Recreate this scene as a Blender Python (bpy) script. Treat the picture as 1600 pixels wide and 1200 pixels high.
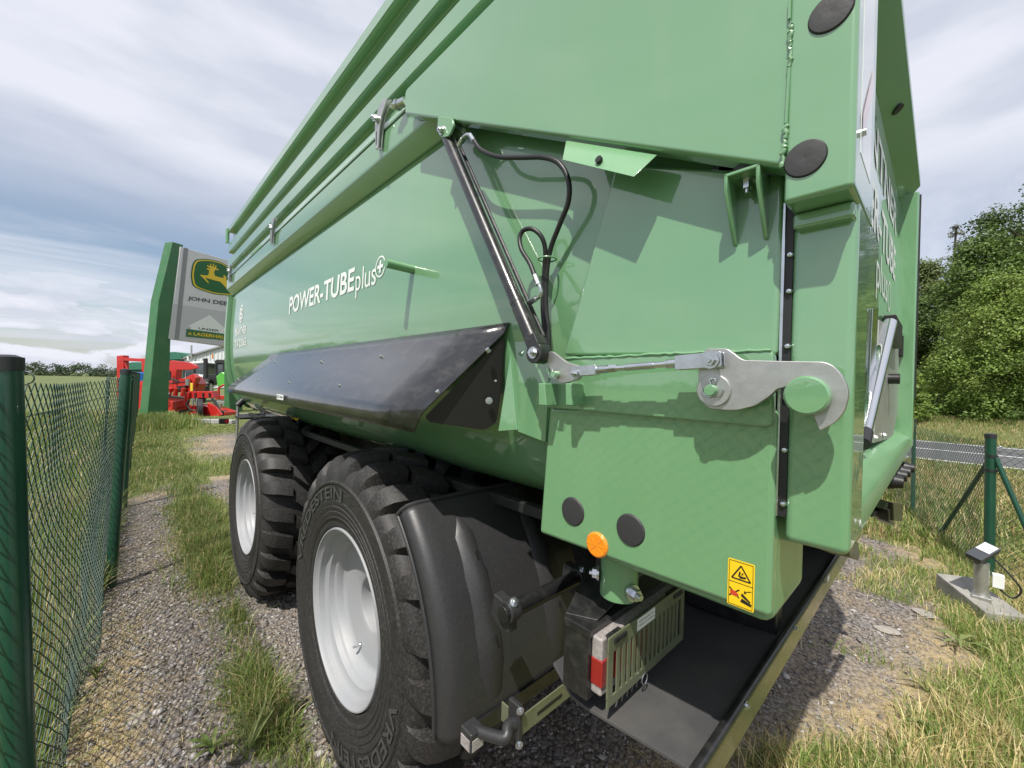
import bpy, bmesh, math, random
import numpy as np
from mathutils import Vector, Matrix
for o in list(bpy.data.objects): bpy.data.objects.remove(o)
random.seed(7); rng = np.random.default_rng(7)
scene = bpy.context.scene
COL = scene.collection
R = math.radians

# ------------------------------------------------------------------ camera
FPX, HCAM = 635.0, 1.63                      # focal length in photo pixels, eye height
def nrm(v): v = np.array(v, float); return v/np.linalg.norm(v)
YC = nrm([200-800, -(583-600), -FPX])        # world +Y (along the trailer) seen from the camera
XC = np.array([1472-800, -(620-600), -FPX], float); XC = nrm(XC-YC*XC.dot(YC))
ZC = np.cross(XC, YC)
cam_d = bpy.data.cameras.new('camera'); cam = bpy.data.objects.new('camera', cam_d); COL.objects.link(cam)
cam_d.sensor_width = 36; cam_d.lens = FPX/1600*36; cam_d.clip_start = .02; cam_d.clip_end = 4000
m = Matrix.Identity(4)
for i in range(3):
    m[0][i] = XC[i]; m[1][i] = YC[i]; m[2][i] = ZC[i]
m[2][3] = HCAM
cam.matrix_world = m
scene.camera = cam
def ray(u, v):
    d = np.array([u-800, -(v-600), -FPX]); return np.array([d@XC, d@YC, d@ZC])
def PX(u, v, X): r = ray(u, v); return Vector(r*(X/r[0])+[0, 0, HCAM])
def PY(u, v, Y): r = ray(u, v); return Vector(r*(Y/r[1])+[0, 0, HCAM])
def PZ(u, v, Z=0.): r = ray(u, v); return Vector(r*((Z-HCAM)/r[2])+[0, 0, HCAM])
def PD(u, v, d): return Vector(ray(u, v)*(d/FPX)+[0, 0, HCAM])

# ------------------------------------------------------------------ light and sky
SUN = nrm([-1, -.45, 1.8])
elev = math.asin(SUN[2]); az = math.atan2(SUN[0], SUN[1])
sun_d = bpy.data.lights.new('sun', 'SUN'); sun_d.energy = 4.2; sun_d.angle = R(.8); sun_d.color = (1, .955, .88)
sun = bpy.data.objects.new('sun', sun_d); COL.objects.link(sun)
sun.rotation_euler = Vector(SUN).to_track_quat('Z', 'Y').to_euler(); sun.location = (-5, -5, 12)
w = bpy.data.worlds.new('World'); scene.world = w; w.use_nodes = True
wn, wl = w.node_tree.nodes, w.node_tree.links; wn.clear()
def N(nt, t, **k):
    n = nt.new(t)
    for a, b in k.items(): setattr(n, a, b)
    return n
def build_world():
    n = lambda t, **k: N(wn, t, **k)
    L = wl.new
    sky = n('ShaderNodeTexSky', sky_type='NISHITA', sun_disc=False)
    sky.sun_elevation = elev; sky.sun_rotation = az; sky.air_density = 1.1; sky.dust_density = 1.2; sky.altitude = 200
    tc = n('ShaderNodeTexCoord'); sep = n('ShaderNodeSeparateXYZ'); L(tc.outputs['Generated'], sep.inputs[0])
    def M(op, a, b=None, clamp=False):
        q = n('ShaderNodeMath', operation=op, use_clamp=clamp)
        for i, x in enumerate((a, b)):
            if x is None: continue
            if isinstance(x, (int, float)): q.inputs[i].default_value = x
            else: L(x, q.inputs[i])
        return q.outputs[0]
    def ramp(v, stops):
        q = n('ShaderNodeValToRGB'); e = q.color_ramp.elements
        e[0].position, e[0].color = stops[0][0], (*[stops[0][1]]*3, 1)
        e[1].position, e[1].color = stops[-1][0], (*[stops[-1][1]]*3, 1)
        for p, c in stops[1:-1]:
            x = e.new(p); x.color = (c, c, c, 1)
        L(v, q.inputs[0]); return q.outputs[0]
    zz = M('MAXIMUM', sep.outputs[2], 0.0)
    den = M('ADD', zz, .10)
    px = M('DIVIDE', sep.outputs[0], den); py = M('DIVIDE', sep.outputs[1], den)
    cmb = n('ShaderNodeCombineXYZ'); L(px, cmb.inputs[0]); L(py, cmb.inputs[1])
    # high streaky veil, a flat layer seen in perspective
    mp = n('ShaderNodeMapping'); mp.inputs['Rotation'].default_value = (0, 0, R(62)); mp.inputs['Scale'].default_value = (.28, .95, 1); mp.inputs['Location'].default_value = (3.4, .3, 0)
    L(cmb.outputs[0], mp.inputs[0])
    n1 = n('ShaderNodeTexNoise'); n1.inputs['Scale'].default_value = 1.0; n1.inputs['Detail'].default_value = 7; n1.inputs['Roughness'].default_value = .58; n1.inputs['Distortion'].default_value = .5
    L(mp.outputs[0], n1.inputs['Vector'])
    veil = ramp(n1.outputs[0], [(.36, .10), (.50, .55), (.66, .95)])
    # overhead the veil is closed, lower down it breaks up
    clo = ramp(zz, [(.0, .0), (.22, .06), (.40, .92)])
    veil2 = M('MAXIMUM', veil, clo)
    # heaped clouds low over the horizon
    mp2 = n('ShaderNodeMapping'); mp2.inputs['Scale'].default_value = (2.1, 2.1, 6.2); mp2.inputs['Location'].default_value = (1.7, .25, .4)
    L(tc.outputs['Generated'], mp2.inputs[0])
    n2 = n('ShaderNodeTexNoise'); n2.inputs['Scale'].default_value = 2.3; n2.inputs['Detail'].default_value = 9; n2.inputs['Roughness'].default_value = .56; n2.inputs['Distortion'].default_value = .25
    L(mp2.outputs[0], n2.inputs['Vector'])
    low = ramp(zz, [(.0, .26), (.09, .17), (.17, 0.)])
    heap = M('MULTIPLY', ramp(M('ADD', n2.outputs[0], low), [(.60, 0.), (.655, .96)]), ramp(zz, [(.11, 1.), (.27, 0.)]))
    # the same heaps sampled a little higher up: lit tops, grey undersides
    n2b = n('ShaderNodeTexNoise'); n2b.inputs['Scale'].default_value = 2.3; n2b.inputs['Detail'].default_value = 5; n2b.inputs['Roughness'].default_value = .56; n2b.inputs['Distortion'].default_value = .25
    ad = n('ShaderNodeVectorMath', operation='ADD'); ad.inputs[1].default_value = (-.03, -.02, .075); L(mp2.outputs[0], ad.inputs[0]); L(ad.outputs[0], n2b.inputs['Vector'])
    lit = M('MULTIPLY_ADD', M('SUBTRACT', n2.outputs[0], n2b.outputs[0]), 6.0, True); lit.node.inputs[2].default_value = .55
    cov = M('MAXIMUM', veil2, heap, True)
    # shading of the clouds: soft grey undersides
    n3 = n('ShaderNodeTexNoise'); n3.inputs['Scale'].default_value = 1.0; n3.inputs['Detail'].default_value = 6
    mp3 = n('ShaderNodeMapping'); mp3.inputs['Scale'].default_value = (3.2, 3.2, 13); mp3.inputs['Location'].default_value = (.3, .9, .2); L(tc.outputs['Generated'], mp3.inputs[0]); L(mp3.outputs[0], n3.inputs['Vector'])
    cc = n('ShaderNodeMix', data_type='RGBA'); cc.inputs['A'].default_value = (5.7, 6.0, 6.95, 1); cc.inputs['B'].default_value = (7.4, 7.55, 8.3, 1)
    sh = n('ShaderNodeMix', data_type='FLOAT'); L(heap, sh.inputs['Factor']); L(ramp(n3.outputs[0], [(.38, 0.), (.62, 1.)]), sh.inputs['A']); L(lit, sh.inputs['B'])
    L(sh.outputs['Result'], cc.inputs['Factor'])
    mx = n('ShaderNodeMix', data_type='RGBA'); L(cov, mx.inputs['Factor']); L(sky.outputs[0], mx.inputs['A']); L(cc.outputs['Result'], mx.inputs['B'])
    bg = n('ShaderNodeBackground'); bg.inputs[1].default_value = .092; L(mx.outputs['Result'], bg.inputs[0])
    out = n('ShaderNodeOutputWorld'); L(bg.outputs[0], out.inputs[0])
build_world()
vs = scene.view_settings
vs.view_transform = 'Standard'; vs.look = 'None'; vs.exposure = 0.38; vs.gamma = 1.0; vs.use_curve_mapping = False

# ------------------------------------------------------------------ materials
MATS = {}
def mat(name, base=(.5, .5, .5), rough=.5, metal=0., coat=0., coat_rough=.05, noise=0., nscale=6., bump=0., bscale=40., dust=None, dust_amt=0., dscale=3., dstretch=(1, 1, 1), spec=.5, attr=None, trans=0., emis=None, cior=1.5):
    m = bpy.data.materials.new(name); m.use_nodes = True
    nt = m.node_tree; nn, L = nt.nodes, nt.links.new
    b = nn['Principled BSDF']
    b.inputs['Roughness'].default_value = rough; b.inputs['Metallic'].default_value = metal
    b.inputs['Coat Weight'].default_value = coat; b.inputs['Coat Roughness'].default_value = coat_rough
    b.inputs['Specular IOR Level'].default_value = spec; b.inputs['Coat IOR'].default_value = cior
    b.inputs['Base Color'].default_value = (*base, 1)
    if emis: b.inputs['Emission Color'].default_value = (*emis[0], 1); b.inputs['Emission Strength'].default_value = emis[1]
    tc = nn.new('ShaderNodeTexCoord')
    colr = None
    if attr:
        a = nn.new('ShaderNodeAttribute'); a.attribute_name = attr; colr = a.outputs['Color']
    if noise:
        t = nn.new('ShaderNodeTexNoise'); t.inputs['Scale'].default_value = nscale; t.inputs['Detail'].default_value = 6; L(tc.outputs['Object'], t.inputs['Vector'])
        mr = nn.new('ShaderNodeMapRange'); mr.inputs['From Min'].default_value = .3; mr.inputs['From Max'].default_value = .7
        mr.inputs['To Min'].default_value = 1-noise; mr.inputs['To Max'].default_value = 1+noise; L(t.outputs[0], mr.inputs[0])
        mu = nn.new('ShaderNodeVectorMath'); mu.operation = 'SCALE'
        if colr is None: mu.inputs[0].default_value = base
        else: L(colr, mu.inputs[0])
        L(mr.outputs[0], mu.inputs['Scale']); colr = mu.outputs[0]
    if dust:
        mp = nn.new('ShaderNodeMapping'); mp.inputs['Scale'].default_value = dstretch; L(tc.outputs['Object'], mp.inputs[0])
        t = nn.new('ShaderNodeTexNoise'); t.inputs['Scale'].default_value = dscale; t.inputs['Detail'].default_value = 9; t.inputs['Roughness'].default_value = .65; L(mp.outputs[0], t.inputs['Vector'])
        rp = nn.new('ShaderNodeMapRange'); rp.inputs['From Min'].default_value = .46; rp.inputs['From Max'].default_value = .72; rp.inputs['To Max'].default_value = dust_amt; rp.clamp = True; L(t.outputs[0], rp.inputs[0])
        mx = nn.new('ShaderNodeMix'); mx.data_type = 'RGBA'; L(rp.outputs[0], mx.inputs['Factor'])
        if colr is None: mx.inputs['A'].default_value = (*base, 1)
        else: L(colr, mx.inputs['A'])
        mx.inputs['B'].default_value = (*dust, 1); colr = mx.outputs['Result']
        ra = nn.new('ShaderNodeMath'); ra.operation = 'MULTIPLY_ADD'; L(rp.outputs[0], ra.inputs[0]); ra.inputs[1].default_value = .5; ra.inputs[2].default_value = rough; L(ra.outputs[0], b.inputs['Roughness'])
    if colr is not None: L(colr, b.inputs['Base Color'])
    if bump:
        t = nn.new('ShaderNodeTexNoise'); t.inputs['Scale'].default_value = bscale; t.inputs['Detail'].default_value = 4; L(tc.outputs['Object'], t.inputs['Vector'])
        bp = nn.new('ShaderNodeBump'); bp.inputs['Strength'].default_value = bump; bp.inputs['Distance'].default_value = .01; L(t.outputs[0], bp.inputs['Height']); L(bp.outputs[0], b.inputs['Normal'])
        if coat: L(bp.outputs[0], b.inputs['Coat Normal'])
    if trans:
        out = nn['Material Output']; tr = nn.new('ShaderNodeBsdfTranslucent'); ms = nn.new('ShaderNodeMixShader'); ms.inputs[0].default_value = trans
        if colr is not None: L(colr, tr.inputs[0])
        else: tr.inputs[0].default_value = (*base, 1)
        L(b.outputs[0], ms.inputs[1]); L(tr.outputs[0], ms.inputs[2]); L(ms.outputs[0], out.inputs[0])
    MATS[name] = m; return m
GREEN = (.142, .312, .150)
mat('green_paint', GREEN, .33, coat=1., coat_rough=.03, cior=1.9, noise=.04, nscale=1.5, bump=.02, bscale=26, dust=(.30, .36, .25), dust_amt=.10, dscale=2.4, dstretch=(1, 3, .35))
mat('green_paint_satin', GREEN, .40, coat=.6, coat_rough=.12, cior=1.8, noise=.05, nscale=3, bump=.04, bscale=45, dust=(.33, .36, .25), dust_amt=.16, dscale=3.5, dstretch=(1, 2.5, .5))
mat('black_paint', (.013, .013, .014), .33, coat=.35, coat_rough=.1, bump=.03, bscale=60, dust=(.17, .16, .14), dust_amt=.15, dscale=30)
mat('sideboard_black', (.016, .016, .018), .22, coat=.8, coat_rough=.09, bump=.05, bscale=70, dust=(.20, .20, .18), dust_amt=.16, dscale=26, dstretch=(1, .5, 1))
mat('black_plastic', (.027, .027, .029), .42, bump=.05, bscale=260, noise=.04, nscale=4, dust=(.15, .14, .12), dust_amt=.10, dscale=140)
mat('tyre_rubber', (.017, .017, .018), .56, noise=.08, nscale=9, bump=.12, bscale=120, dust=(.17, .145, .115), dust_amt=.32, dscale=110)
mat('tyre_letter', (.055, .055, .054), .7)
mat('rim_silver', (.31, .32, .335), .48, metal=.05, coat=0., bump=.02, bscale=30, dust=(.45, .42, .37), dust_amt=.25, dscale=6)
mat('zinc', (.62, .64, .66), .27, metal=1., noise=.10, nscale=30, bump=.04, bscale=80)
mat('raw_steel', (.50, .50, .485), .40, metal=.85, noise=.10, nscale=40, bump=.03, bscale=140, dust=(.34, .32, .29), dust_amt=.25, dscale=14, dstretch=(1, 1, 1))
mat('chrome', (.75, .76, .77), .12, metal=1.)
mat('hose_rubber', (.016, .016, .017), .45, bump=.05, bscale=150)
mat('rubber_cap', (.030, .030, .032), .6, bump=.05, bscale=150)
mat('white_print', (.78, .80, .78), .4)
mat('amber', (.85, .26, .01), .25, coat=.8, bump=.15, bscale=160, spec=.6)
mat('sticker_yellow', (.85, .56, .015), .35, coat=.3)
mat('print_black', (.012, .012, .012), .45)
mat('print_red', (.55, .05, .03), .45)
mat('lens_red', (.28, .014, .014), .12, coat=1.)
mat('lens_clear', (.34, .31, .30), .12, coat=1., noise=.25, nscale=120)
mat('olive_steel', (.17, .19, .11), .35, metal=.3, coat=.3, noise=.1, nscale=20, dust=(.25, .22, .16), dust_amt=.3)
mat('apron_dark', (.06, .06, .063), .45, bump=.04, bscale=90, dust=(.13, .12, .10), dust_amt=.45, dscale=4)
mat('apron_strip', (.06, .06, .042), .22, coat=.7, coat_rough=.15, dust=(.20, .17, .12), dust_amt=.5, dscale=5)
mat('warning_pink', (.72, .52, .55), .25, coat=.6, noise=.05)
mat('warning_white', (.72, .74, .78), .25, coat=.6, noise=.04)
mat('chassis_dark', (.020, .022, .020), .5, dust=(.10, .09, .07), dust_amt=.4)
mat('fence_green', (.010, .062, .036), .35, coat=.3, bump=.03, noise=.15, nscale=5)
mat('fence_wire', (.018, .055, .040), .45, noise=.2, nscale=3)
mat('post_cap', (.02, .022, .024), .5)
mat('sign_grey', (.52, .52, .53), .4, noise=.03)
mat('sign_light', (.66, .65, .66), .4, noise=.03)
mat('sign_darkgrey', (.26, .26, .27), .4)
mat('sign_green', (.045, .155, .060), .4, noise=.08, nscale=2, dust=(.2, .24, .16), dust_amt=.2)
mat('logo_green', (.012, .12, .022), .35)
mat('logo_yellow', (.80, .55, .03), .4)
mat('sign_text', (.10, .12, .11), .4)
mat('machine_red', (.50, .022, .018), .32, coat=.6, noise=.08, nscale=3)
mat('machine_dark', (.025, .025, .027), .5)
mat('tractor_white', (.72, .73, .72), .3, coat=.5)
mat('tractor_green', (.10, .42, .06), .3, coat=.5)
mat('glass_dark', (.05, .065, .07), .06, coat=1., spec=.8)
mat('hall_green', (.035, .15, .10), .5, noise=.1, nscale=.6)
mat('hall_white', (.62, .64, .66), .5, noise=.05, nscale=.5)
mat('kerb_concrete', (.34, .34, .33), .85, noise=.2, nscale=5, bump=.3, bscale=30)
mat('concrete', (.27, .26, .235), .9, noise=.25, nscale=9, bump=.4, bscale=45, dust=(.16, .15, .11), dust_amt=.5)
mat('lamp_body', (.045, .050, .058), .5, bump=.05)
mat('lamp_glass', (.70, .71, .70), .25, coat=.6, noise=.04, nscale=30)
mat('asphalt', (.10, .10, .105), .85, noise=.14, nscale=.8, bump=.25, bscale=90)
mat('road_paint', (.72, .72, .70), .7, noise=.12, nscale=6)
mat('blue_barrel', (.03, .16, .55), .4)
mat('yellow_paint', (.75, .50, .03), .4)
mat('bark', (.085, .065, .048), .95, noise=.35, nscale=8, bump=.6, bscale=18)
mat('leaves', (.06, .11, .03), .55, attr='tint', trans=.35, noise=.12, nscale=1.3)
mat('grass', (.10, .14, .03), .6, attr='tint', trans=.42, noise=.10, nscale=3)
mat('stone', (.22, .21, .20), .85, attr='tint', noise=.15, nscale=60, bump=.2, bscale=120)

# ------------------------------------------------------------------ mesh helpers
ORG = {}
def origin(p): return ORG.get(p.name, Vector((0, 0, 0))) if p else Vector((0, 0, 0))
def thing(name, label, cat, loc=(0, 0, 0), group=None):
    o = bpy.data.objects.new(name, None); COL.objects.link(o); o.empty_display_size = .2
    o.location = loc; ORG[o.name] = Vector(loc); o['label'] = label; o['category'] = cat
    if group: o['group'] = group
    return o
def tag(o, label, cat, group=None):
    o['label'] = label; o['category'] = cat
    if group: o['group'] = group
    return o
class MB:
    def __init__(s): s.v = []; s.f = []
    def add(s, vs, fs):
        k = len(s.v); s.v += [tuple(x) for x in vs]; s.f += [tuple(i+k for i in f) for f in fs]; return s
    def box(s, a, b):
        (x0, y0, z0), (x1, y1, z1) = a, b
        return s.add([(x0, y0, z0), (x1, y0, z0), (x1, y1, z0), (x0, y1, z0), (x0, y0, z1), (x1, y0, z1), (x1, y1, z1), (x0, y1, z1)],
                     [(0, 3, 2, 1), (4, 5, 6, 7), (0, 1, 5, 4), (1, 2, 6, 5), (2, 3, 7, 6), (3, 0, 4, 7)])
    def prism(s, pts, vec):
        n = len(pts); vec = Vector(vec); P = [Vector(p) for p in pts]
        return s.add(P+[p+vec for p in P], [tuple(range(n))[::-1], tuple(range(n, 2*n))]+[(i, (i+1) % n, n+(i+1) % n, n+i) for i in range(n)])
    def ring_loft(s, rings, close=True, cap0=True, cap1=True):
        n = len(rings[0]); vs = [p for r in rings for p in r]; fs = []
        for k in range(len(rings)-1):
            for i in range(n if close else n-1):
                j = (i+1) % n; fs.append((k*n+i, k*n+j, (k+1)*n+j, (k+1)*n+i))
        if cap0: fs.append(tuple(range(n))[::-1])
        if cap1: fs.append(tuple(range((len(rings)-1)*n, len(rings)*n)))
        return s.add(vs, fs)
    def cyl(s, p0, p1, r0, r1=None, n=20, cap=True):
        return s.tube([p0, p1], [r0, r0 if r1 is None else r1], n, cap)
    def tube(s, path, rad, n=12, cap=True):
        path = [Vector(p) for p in path]
        if not isinstance(rad, (list, tuple)): rad = [rad]*len(path)
        rings = []; prev = None
        for i, p in enumerate(path):
            t = (path[min(i+1, len(path)-1)]-path[max(i-1, 0)]).normalized()
            if prev is None:
                a = Vector((0, 0, 1)) if abs(t.z) < .9 else Vector((1, 0, 0)); u = t.cross(a).normalized()
            else: u = (prev-t*prev.dot(t)).normalized()
            prev = u; v = t.cross(u)
            rings.append([p+(u*math.cos(2*math.pi*k/n)+v*math.sin(2*math.pi*k/n))*rad[i] for k in range(n)])
        return s.ring_loft(rings, True, cap, cap)
    def lathe(s, prof, c, axis='X', n=48):
        rings = []
        for (a, r) in prof:
            ring = []
            for k in range(n):
                t = 2*math.pi*k/n; q = (r*math.cos(t), r*math.sin(t))
                p = {'X': (a, q[0], q[1]), 'Y': (q[1], a, q[0]), 'Z': (q[0], q[1], a)}[axis]
                ring.append(Vector(c)+Vector(p))
            rings.append(ring)
        return s.ring_loft(rings, True, False, False)
    def bolt(s, p, ax, r, h):
        p = Vector(p); ax = Vector(ax).normalized()
        s.cyl(p, p+ax*h*.25, r*1.45, n=16); s.cyl(p+ax*h*.2, p+ax*h*.8, r, n=6); s.cyl(p+ax*h*.7, p+ax*h*1.15, r*.5, n=10); return s
    def build(s, name, material, parent=None, bevel=0., smooth=35, seg=2):
        org = origin(parent)
        me = bpy.data.meshes.new(name); me.from_pydata([(v[0]-org.x, v[1]-org.y, v[2]-org.z) for v in s.v], [], s.f)
        bm = bmesh.new(); bm.from_mesh(me); bmesh.ops.recalc_face_normals(bm, faces=bm.faces); bm.to_mesh(me); bm.free()
        if smooth: me.shade_smooth(); me.set_sharp_from_angle(angle=R(smooth))
        o = bpy.data.objects.new(name, me); COL.objects.link(o); me.materials.append(MATS[material])
        if parent: o.parent = parent; ORG[o.name] = org
        if bevel:
            b = o.modifiers.new('bevel', 'BEVEL'); b.width = bevel; b.segments = seg; b.limit_method = 'ANGLE'; b.angle_limit = R(35); b.harden_normals = True
        return o
def smooth_path(pts, k=8):
    P = [Vector(p) for p in pts]; P = [P[0]*2-P[1]]+P+[P[-1]*2-P[-2]]; out = []
    for i in range(1, len(P)-2):
        for j in range(k):
            t = j/k; a, b, c, d = P[i-1:i+3]
            out.append(.5*((2*b)+(c-a)*t+(2*a-5*b+4*c-d)*t*t+(3*b-a-3*c+d)*t**3))
    return out+[P[-2]]
def rounded(pts, r, k=4):
    out = []; n = len(pts); rr = r if isinstance(r, (list, tuple)) else [r]*n
    for i in range(n):
        p = Vector(pts[i]); a = Vector(pts[i-1])-p; b = Vector(pts[(i+1) % n])-p
        q = min(rr[i], a.length*.45, b.length*.45)
        if q <= 1e-5: out.append(p); continue
        A = p+a.normalized()*q; B = p+b.normalized()*q
        for j in range(k+1):
            t = j/k; out.append(A*(1-t)**2+p*2*t*(1-t)+B*t*t)
    return out
def plateX(px, X, depth, r=0.): 
    pts = [PX(u, v, X) for u, v in px]
    return MB().prism(rounded(pts, r) if r else pts, (depth, 0, 0))
def text_mesh(txt, bold=0., extr=.001, sx=1.):
    c = bpy.data.curves.new('t', 'FONT'); c.body = txt; c.size = 1; c.offset = bold; c.extrude = 0; c.resolution_u = 4
    o = bpy.data.objects.new('t', c); COL.objects.link(o); bpy.context.view_layer.update()
    me = bpy.data.meshes.new_from_object(o.evaluated_get(bpy.context.evaluated_depsgraph_get()))
    V = np.array([v.co[:2] for v in me.vertices]); F = [tuple(p.vertices) for p in me.polygons]
    bpy.data.objects.remove(o); bpy.data.curves.remove(c); bpy.data.meshes.remove(me)
    V = V-V.min(0); ext = V.max(0)
    return V/ext, F, ext[0]/ext[1]
def put_text(txt, fn, name, material, parent, bold=0.):
    """fn maps (s,t) in the unit box of the text to a point"""
    V, F, asp = text_mesh(txt, bold)
    return MB().add([fn(s, t) for s, t in V], F).build(name, material, parent, smooth=0)
def grid_noise(x, y, s, seed=0):
    """smooth value noise on numpy arrays, 0..1"""
    x = np.asarray(x, float)/s; y = np.asarray(y, float)/s
    xi = np.floor(x).astype(int); yi = np.floor(y).astype(int); fx = x-xi; fy = y-yi
    fx = fx*fx*(3-2*fx); fy = fy*fy*(3-2*fy)
    def h(a, b):
        q = np.sin(a*127.1+b*311.7+seed*74.7)*43758.5453; return q-np.floor(q)
    return (h(xi, yi)*(1-fx)+h(xi+1, yi)*fx)*(1-fy)+(h(xi, yi+1)*(1-fx)+h(xi+1, yi+1)*fx)*fy
def fbm(x, y, s, seed=0): return .55*grid_noise(x, y, s, seed)+.3*grid_noise(x, y, s/2.1, seed+1)+.15*grid_noise(x, y, s/4.3, seed+2)
def sstep(a, b, x): t = np.clip((np.asarray(x, float)-a)/(b-a), 0, 1); return t*t*(3-2*t)

# ------------------------------------------------------------------ ground, road, hillside
FENCE = [(-.62, -3.2), (-.44, -.9), (-.235, 1.74), (-.062, 4.31), (-.005, 6.75), (.04, 9.3), (.09, 11.9), (.14, 14.5), (.2, 17.1), (.26, 19.7)]
def fence_x(y): return np.interp(y, [p[1] for p in FENCE], [p[0] for p in FENCE])
def edge_y(x): return np.interp(x, [.6, 1.6, 2.1, 2.7, 3.6, 4.6, 5.6, 8, 12], [1.1, .68, .46, .2, -.05, -.15, .0, .55, 1.5])
def zones(x, y):
    x = np.asarray(x, float); y = np.asarray(y, float)
    nz = fbm(x, y, .55, 3); nb = fbm(x, y, 2.6, 11)
    fx = fence_x(y)
    field = sstep(fx-.02, fx-.22, x)
    left = (1-field)*sstep(1.0, .86, x+0*y)
    band = np.exp(-((x-(.63+.04*np.sin(y*1.3)))/.24)**2)*sstep(3.1, 4.3, y)*(.6+.8*nz)
    far = sstep(6.6, 8.2, y+.6*(nz-.5))
    trk = np.exp(-((x-2.2)/1.25)**2-((y-11.4-.12*x)/2.6)**2)*1.35
    spots = .95*np.exp(-((x-.52)/.13)**2-((y-2.3)/.42)**2)+.7*np.exp(-((x-.60)/.12)**2-((y-1.55)/.3)**2)+.6*np.exp(-((x-.58)/.12)**2-((y-3.25)/.3)**2)
    g = np.maximum(field, (1-field)*np.clip(np.maximum(np.maximum(band, far*(.75+.5*nz)), spots*(.5+nz))-trk, 0, 1))
    rear = sstep(.5, 1.2, x)*sstep(2.2, 1.3, y)
    ey = edge_y(x)
    gr = np.clip(sstep(.14, -.16, y-ey+.5*(nz-.5))*(.55+.8*nb), 0, 1)
    beyond = sstep(6.0, 6.9, x+.5*(nz-.5))
    gr = np.maximum(gr, beyond*(.8+.3*nb))
    tuft = sstep(.60, .74, fbm(x, y, .42, 21))*.5*sstep(2.4, 3.4, x)
    gr = np.maximum(gr, tuft)
    g = np.where((x > 1.0) & (y < 2.2), gr, g)
    under = (x > .95) & (y >= 2.2) & (y < 8)
    g = np.where(under, .15*nz, g)
    straw = np.clip(np.exp(-((x-fx-.10)/.17)**2)*sstep(4.6, 2.2, y)*1.1*(.5+nz)+sstep(.50, .72, fbm(x, y, .9, 31))*.75+sstep(.35, .0, np.abs(y-ey))*sstep(1.2, 2.4, x)*.8*(x < 7), 0, 1)*(1-field)
    return np.clip(g, 0, 1), straw
def ground_z(x, y):
    x = np.asarray(x, float); y = np.asarray(y, float)
    near = np.exp(-((x-2)/14)**2-((y-6)/22)**2)
    b = (fbm(x, y, 1.1, 5)-.5)*.05*near+(fbm(x, y, .28, 8)-.5)*.018*near
    wheel = np.exp(-((x-.95)/.5)**2)*(np.exp(-((y-1.7)/.6)**2)+np.exp(-((y-3.6)/.6)**2))
    b = b*(1-np.clip(wheel, 0, 1))-.008*np.clip(wheel, 0, 1)
    road = sstep(13.2, 14.4, x)*sstep(22.6, 21.4, x)
    b = b*(1-road)
    bank = sstep(22.4, 26, x)*.7+sstep(25, 80, x)*8+sstep(80, 260, x)*10
    slope = sstep(70, 25, y)
    return b+bank*slope-.02*road
def axis_lines(lo, hi, a, b, step, grow=1.17):
    c = list(np.arange(a, b+1e-6, step)); s = step
    x = c[-1]
    while x < hi: s *= grow; x += s; c.append(min(x, hi))
    s = step; x = c[0]
    while x > lo: s *= grow; x -= s; c.insert(0, max(x, lo))
    return np.array(c)
def build_ground():
    xs = axis_lines(-900, 900, -1.2, 6.6, .055); ys = axis_lines(-700, 1200, -1.4, 8.0, .06)
    X, Y = np.meshgrid(xs, ys); Z = ground_z(X, Y)
    nx, ny = len(xs), len(ys)
    V = np.stack([X.ravel(), Y.ravel(), Z.ravel()], 1)
    i = np.arange(nx*ny).reshape(ny, nx)
    F = np.stack([i[:-1, :-1].ravel(), i[:-1, 1:].ravel(), i[1:, 1:].ravel(), i[1:, :-1].ravel()], 1)
    me = np_mesh('ground', V, F)
    g, s = zones(X.ravel(), Y.ravel())
    a = me.attributes.new('zone', 'FLOAT_COLOR', 'POINT'); c = np.ones((nx*ny, 4), np.float32); c[:, 0] = g; c[:, 1] = s; c[:, 2] = 0
    a.data.foreach_set('color', c.ravel())
    me.shade_smooth()
    o = bpy.data.objects.new('ground', me); COL.objects.link(o); o['kind'] = 'structure'
    me.materials.append(ground_material())
def np_mesh(name, V, F):
    me = bpy.data.meshes.new(name); k = F.shape[1]
    me.vertices.add(len(V)); me.vertices.foreach_set('co', np.asarray(V, np.float32).ravel())
    me.loops.add(F.size); me.loops.foreach_set('vertex_index', np.asarray(F, np.int32).ravel())
    me.polygons.add(len(F)); me.polygons.foreach_set('loop_start', np.arange(0, F.size, k, dtype=np.int32)); me.polygons.foreach_set('loop_total', np.full(len(F), k, np.int32))
    me.update(calc_edges=True); return me
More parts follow.
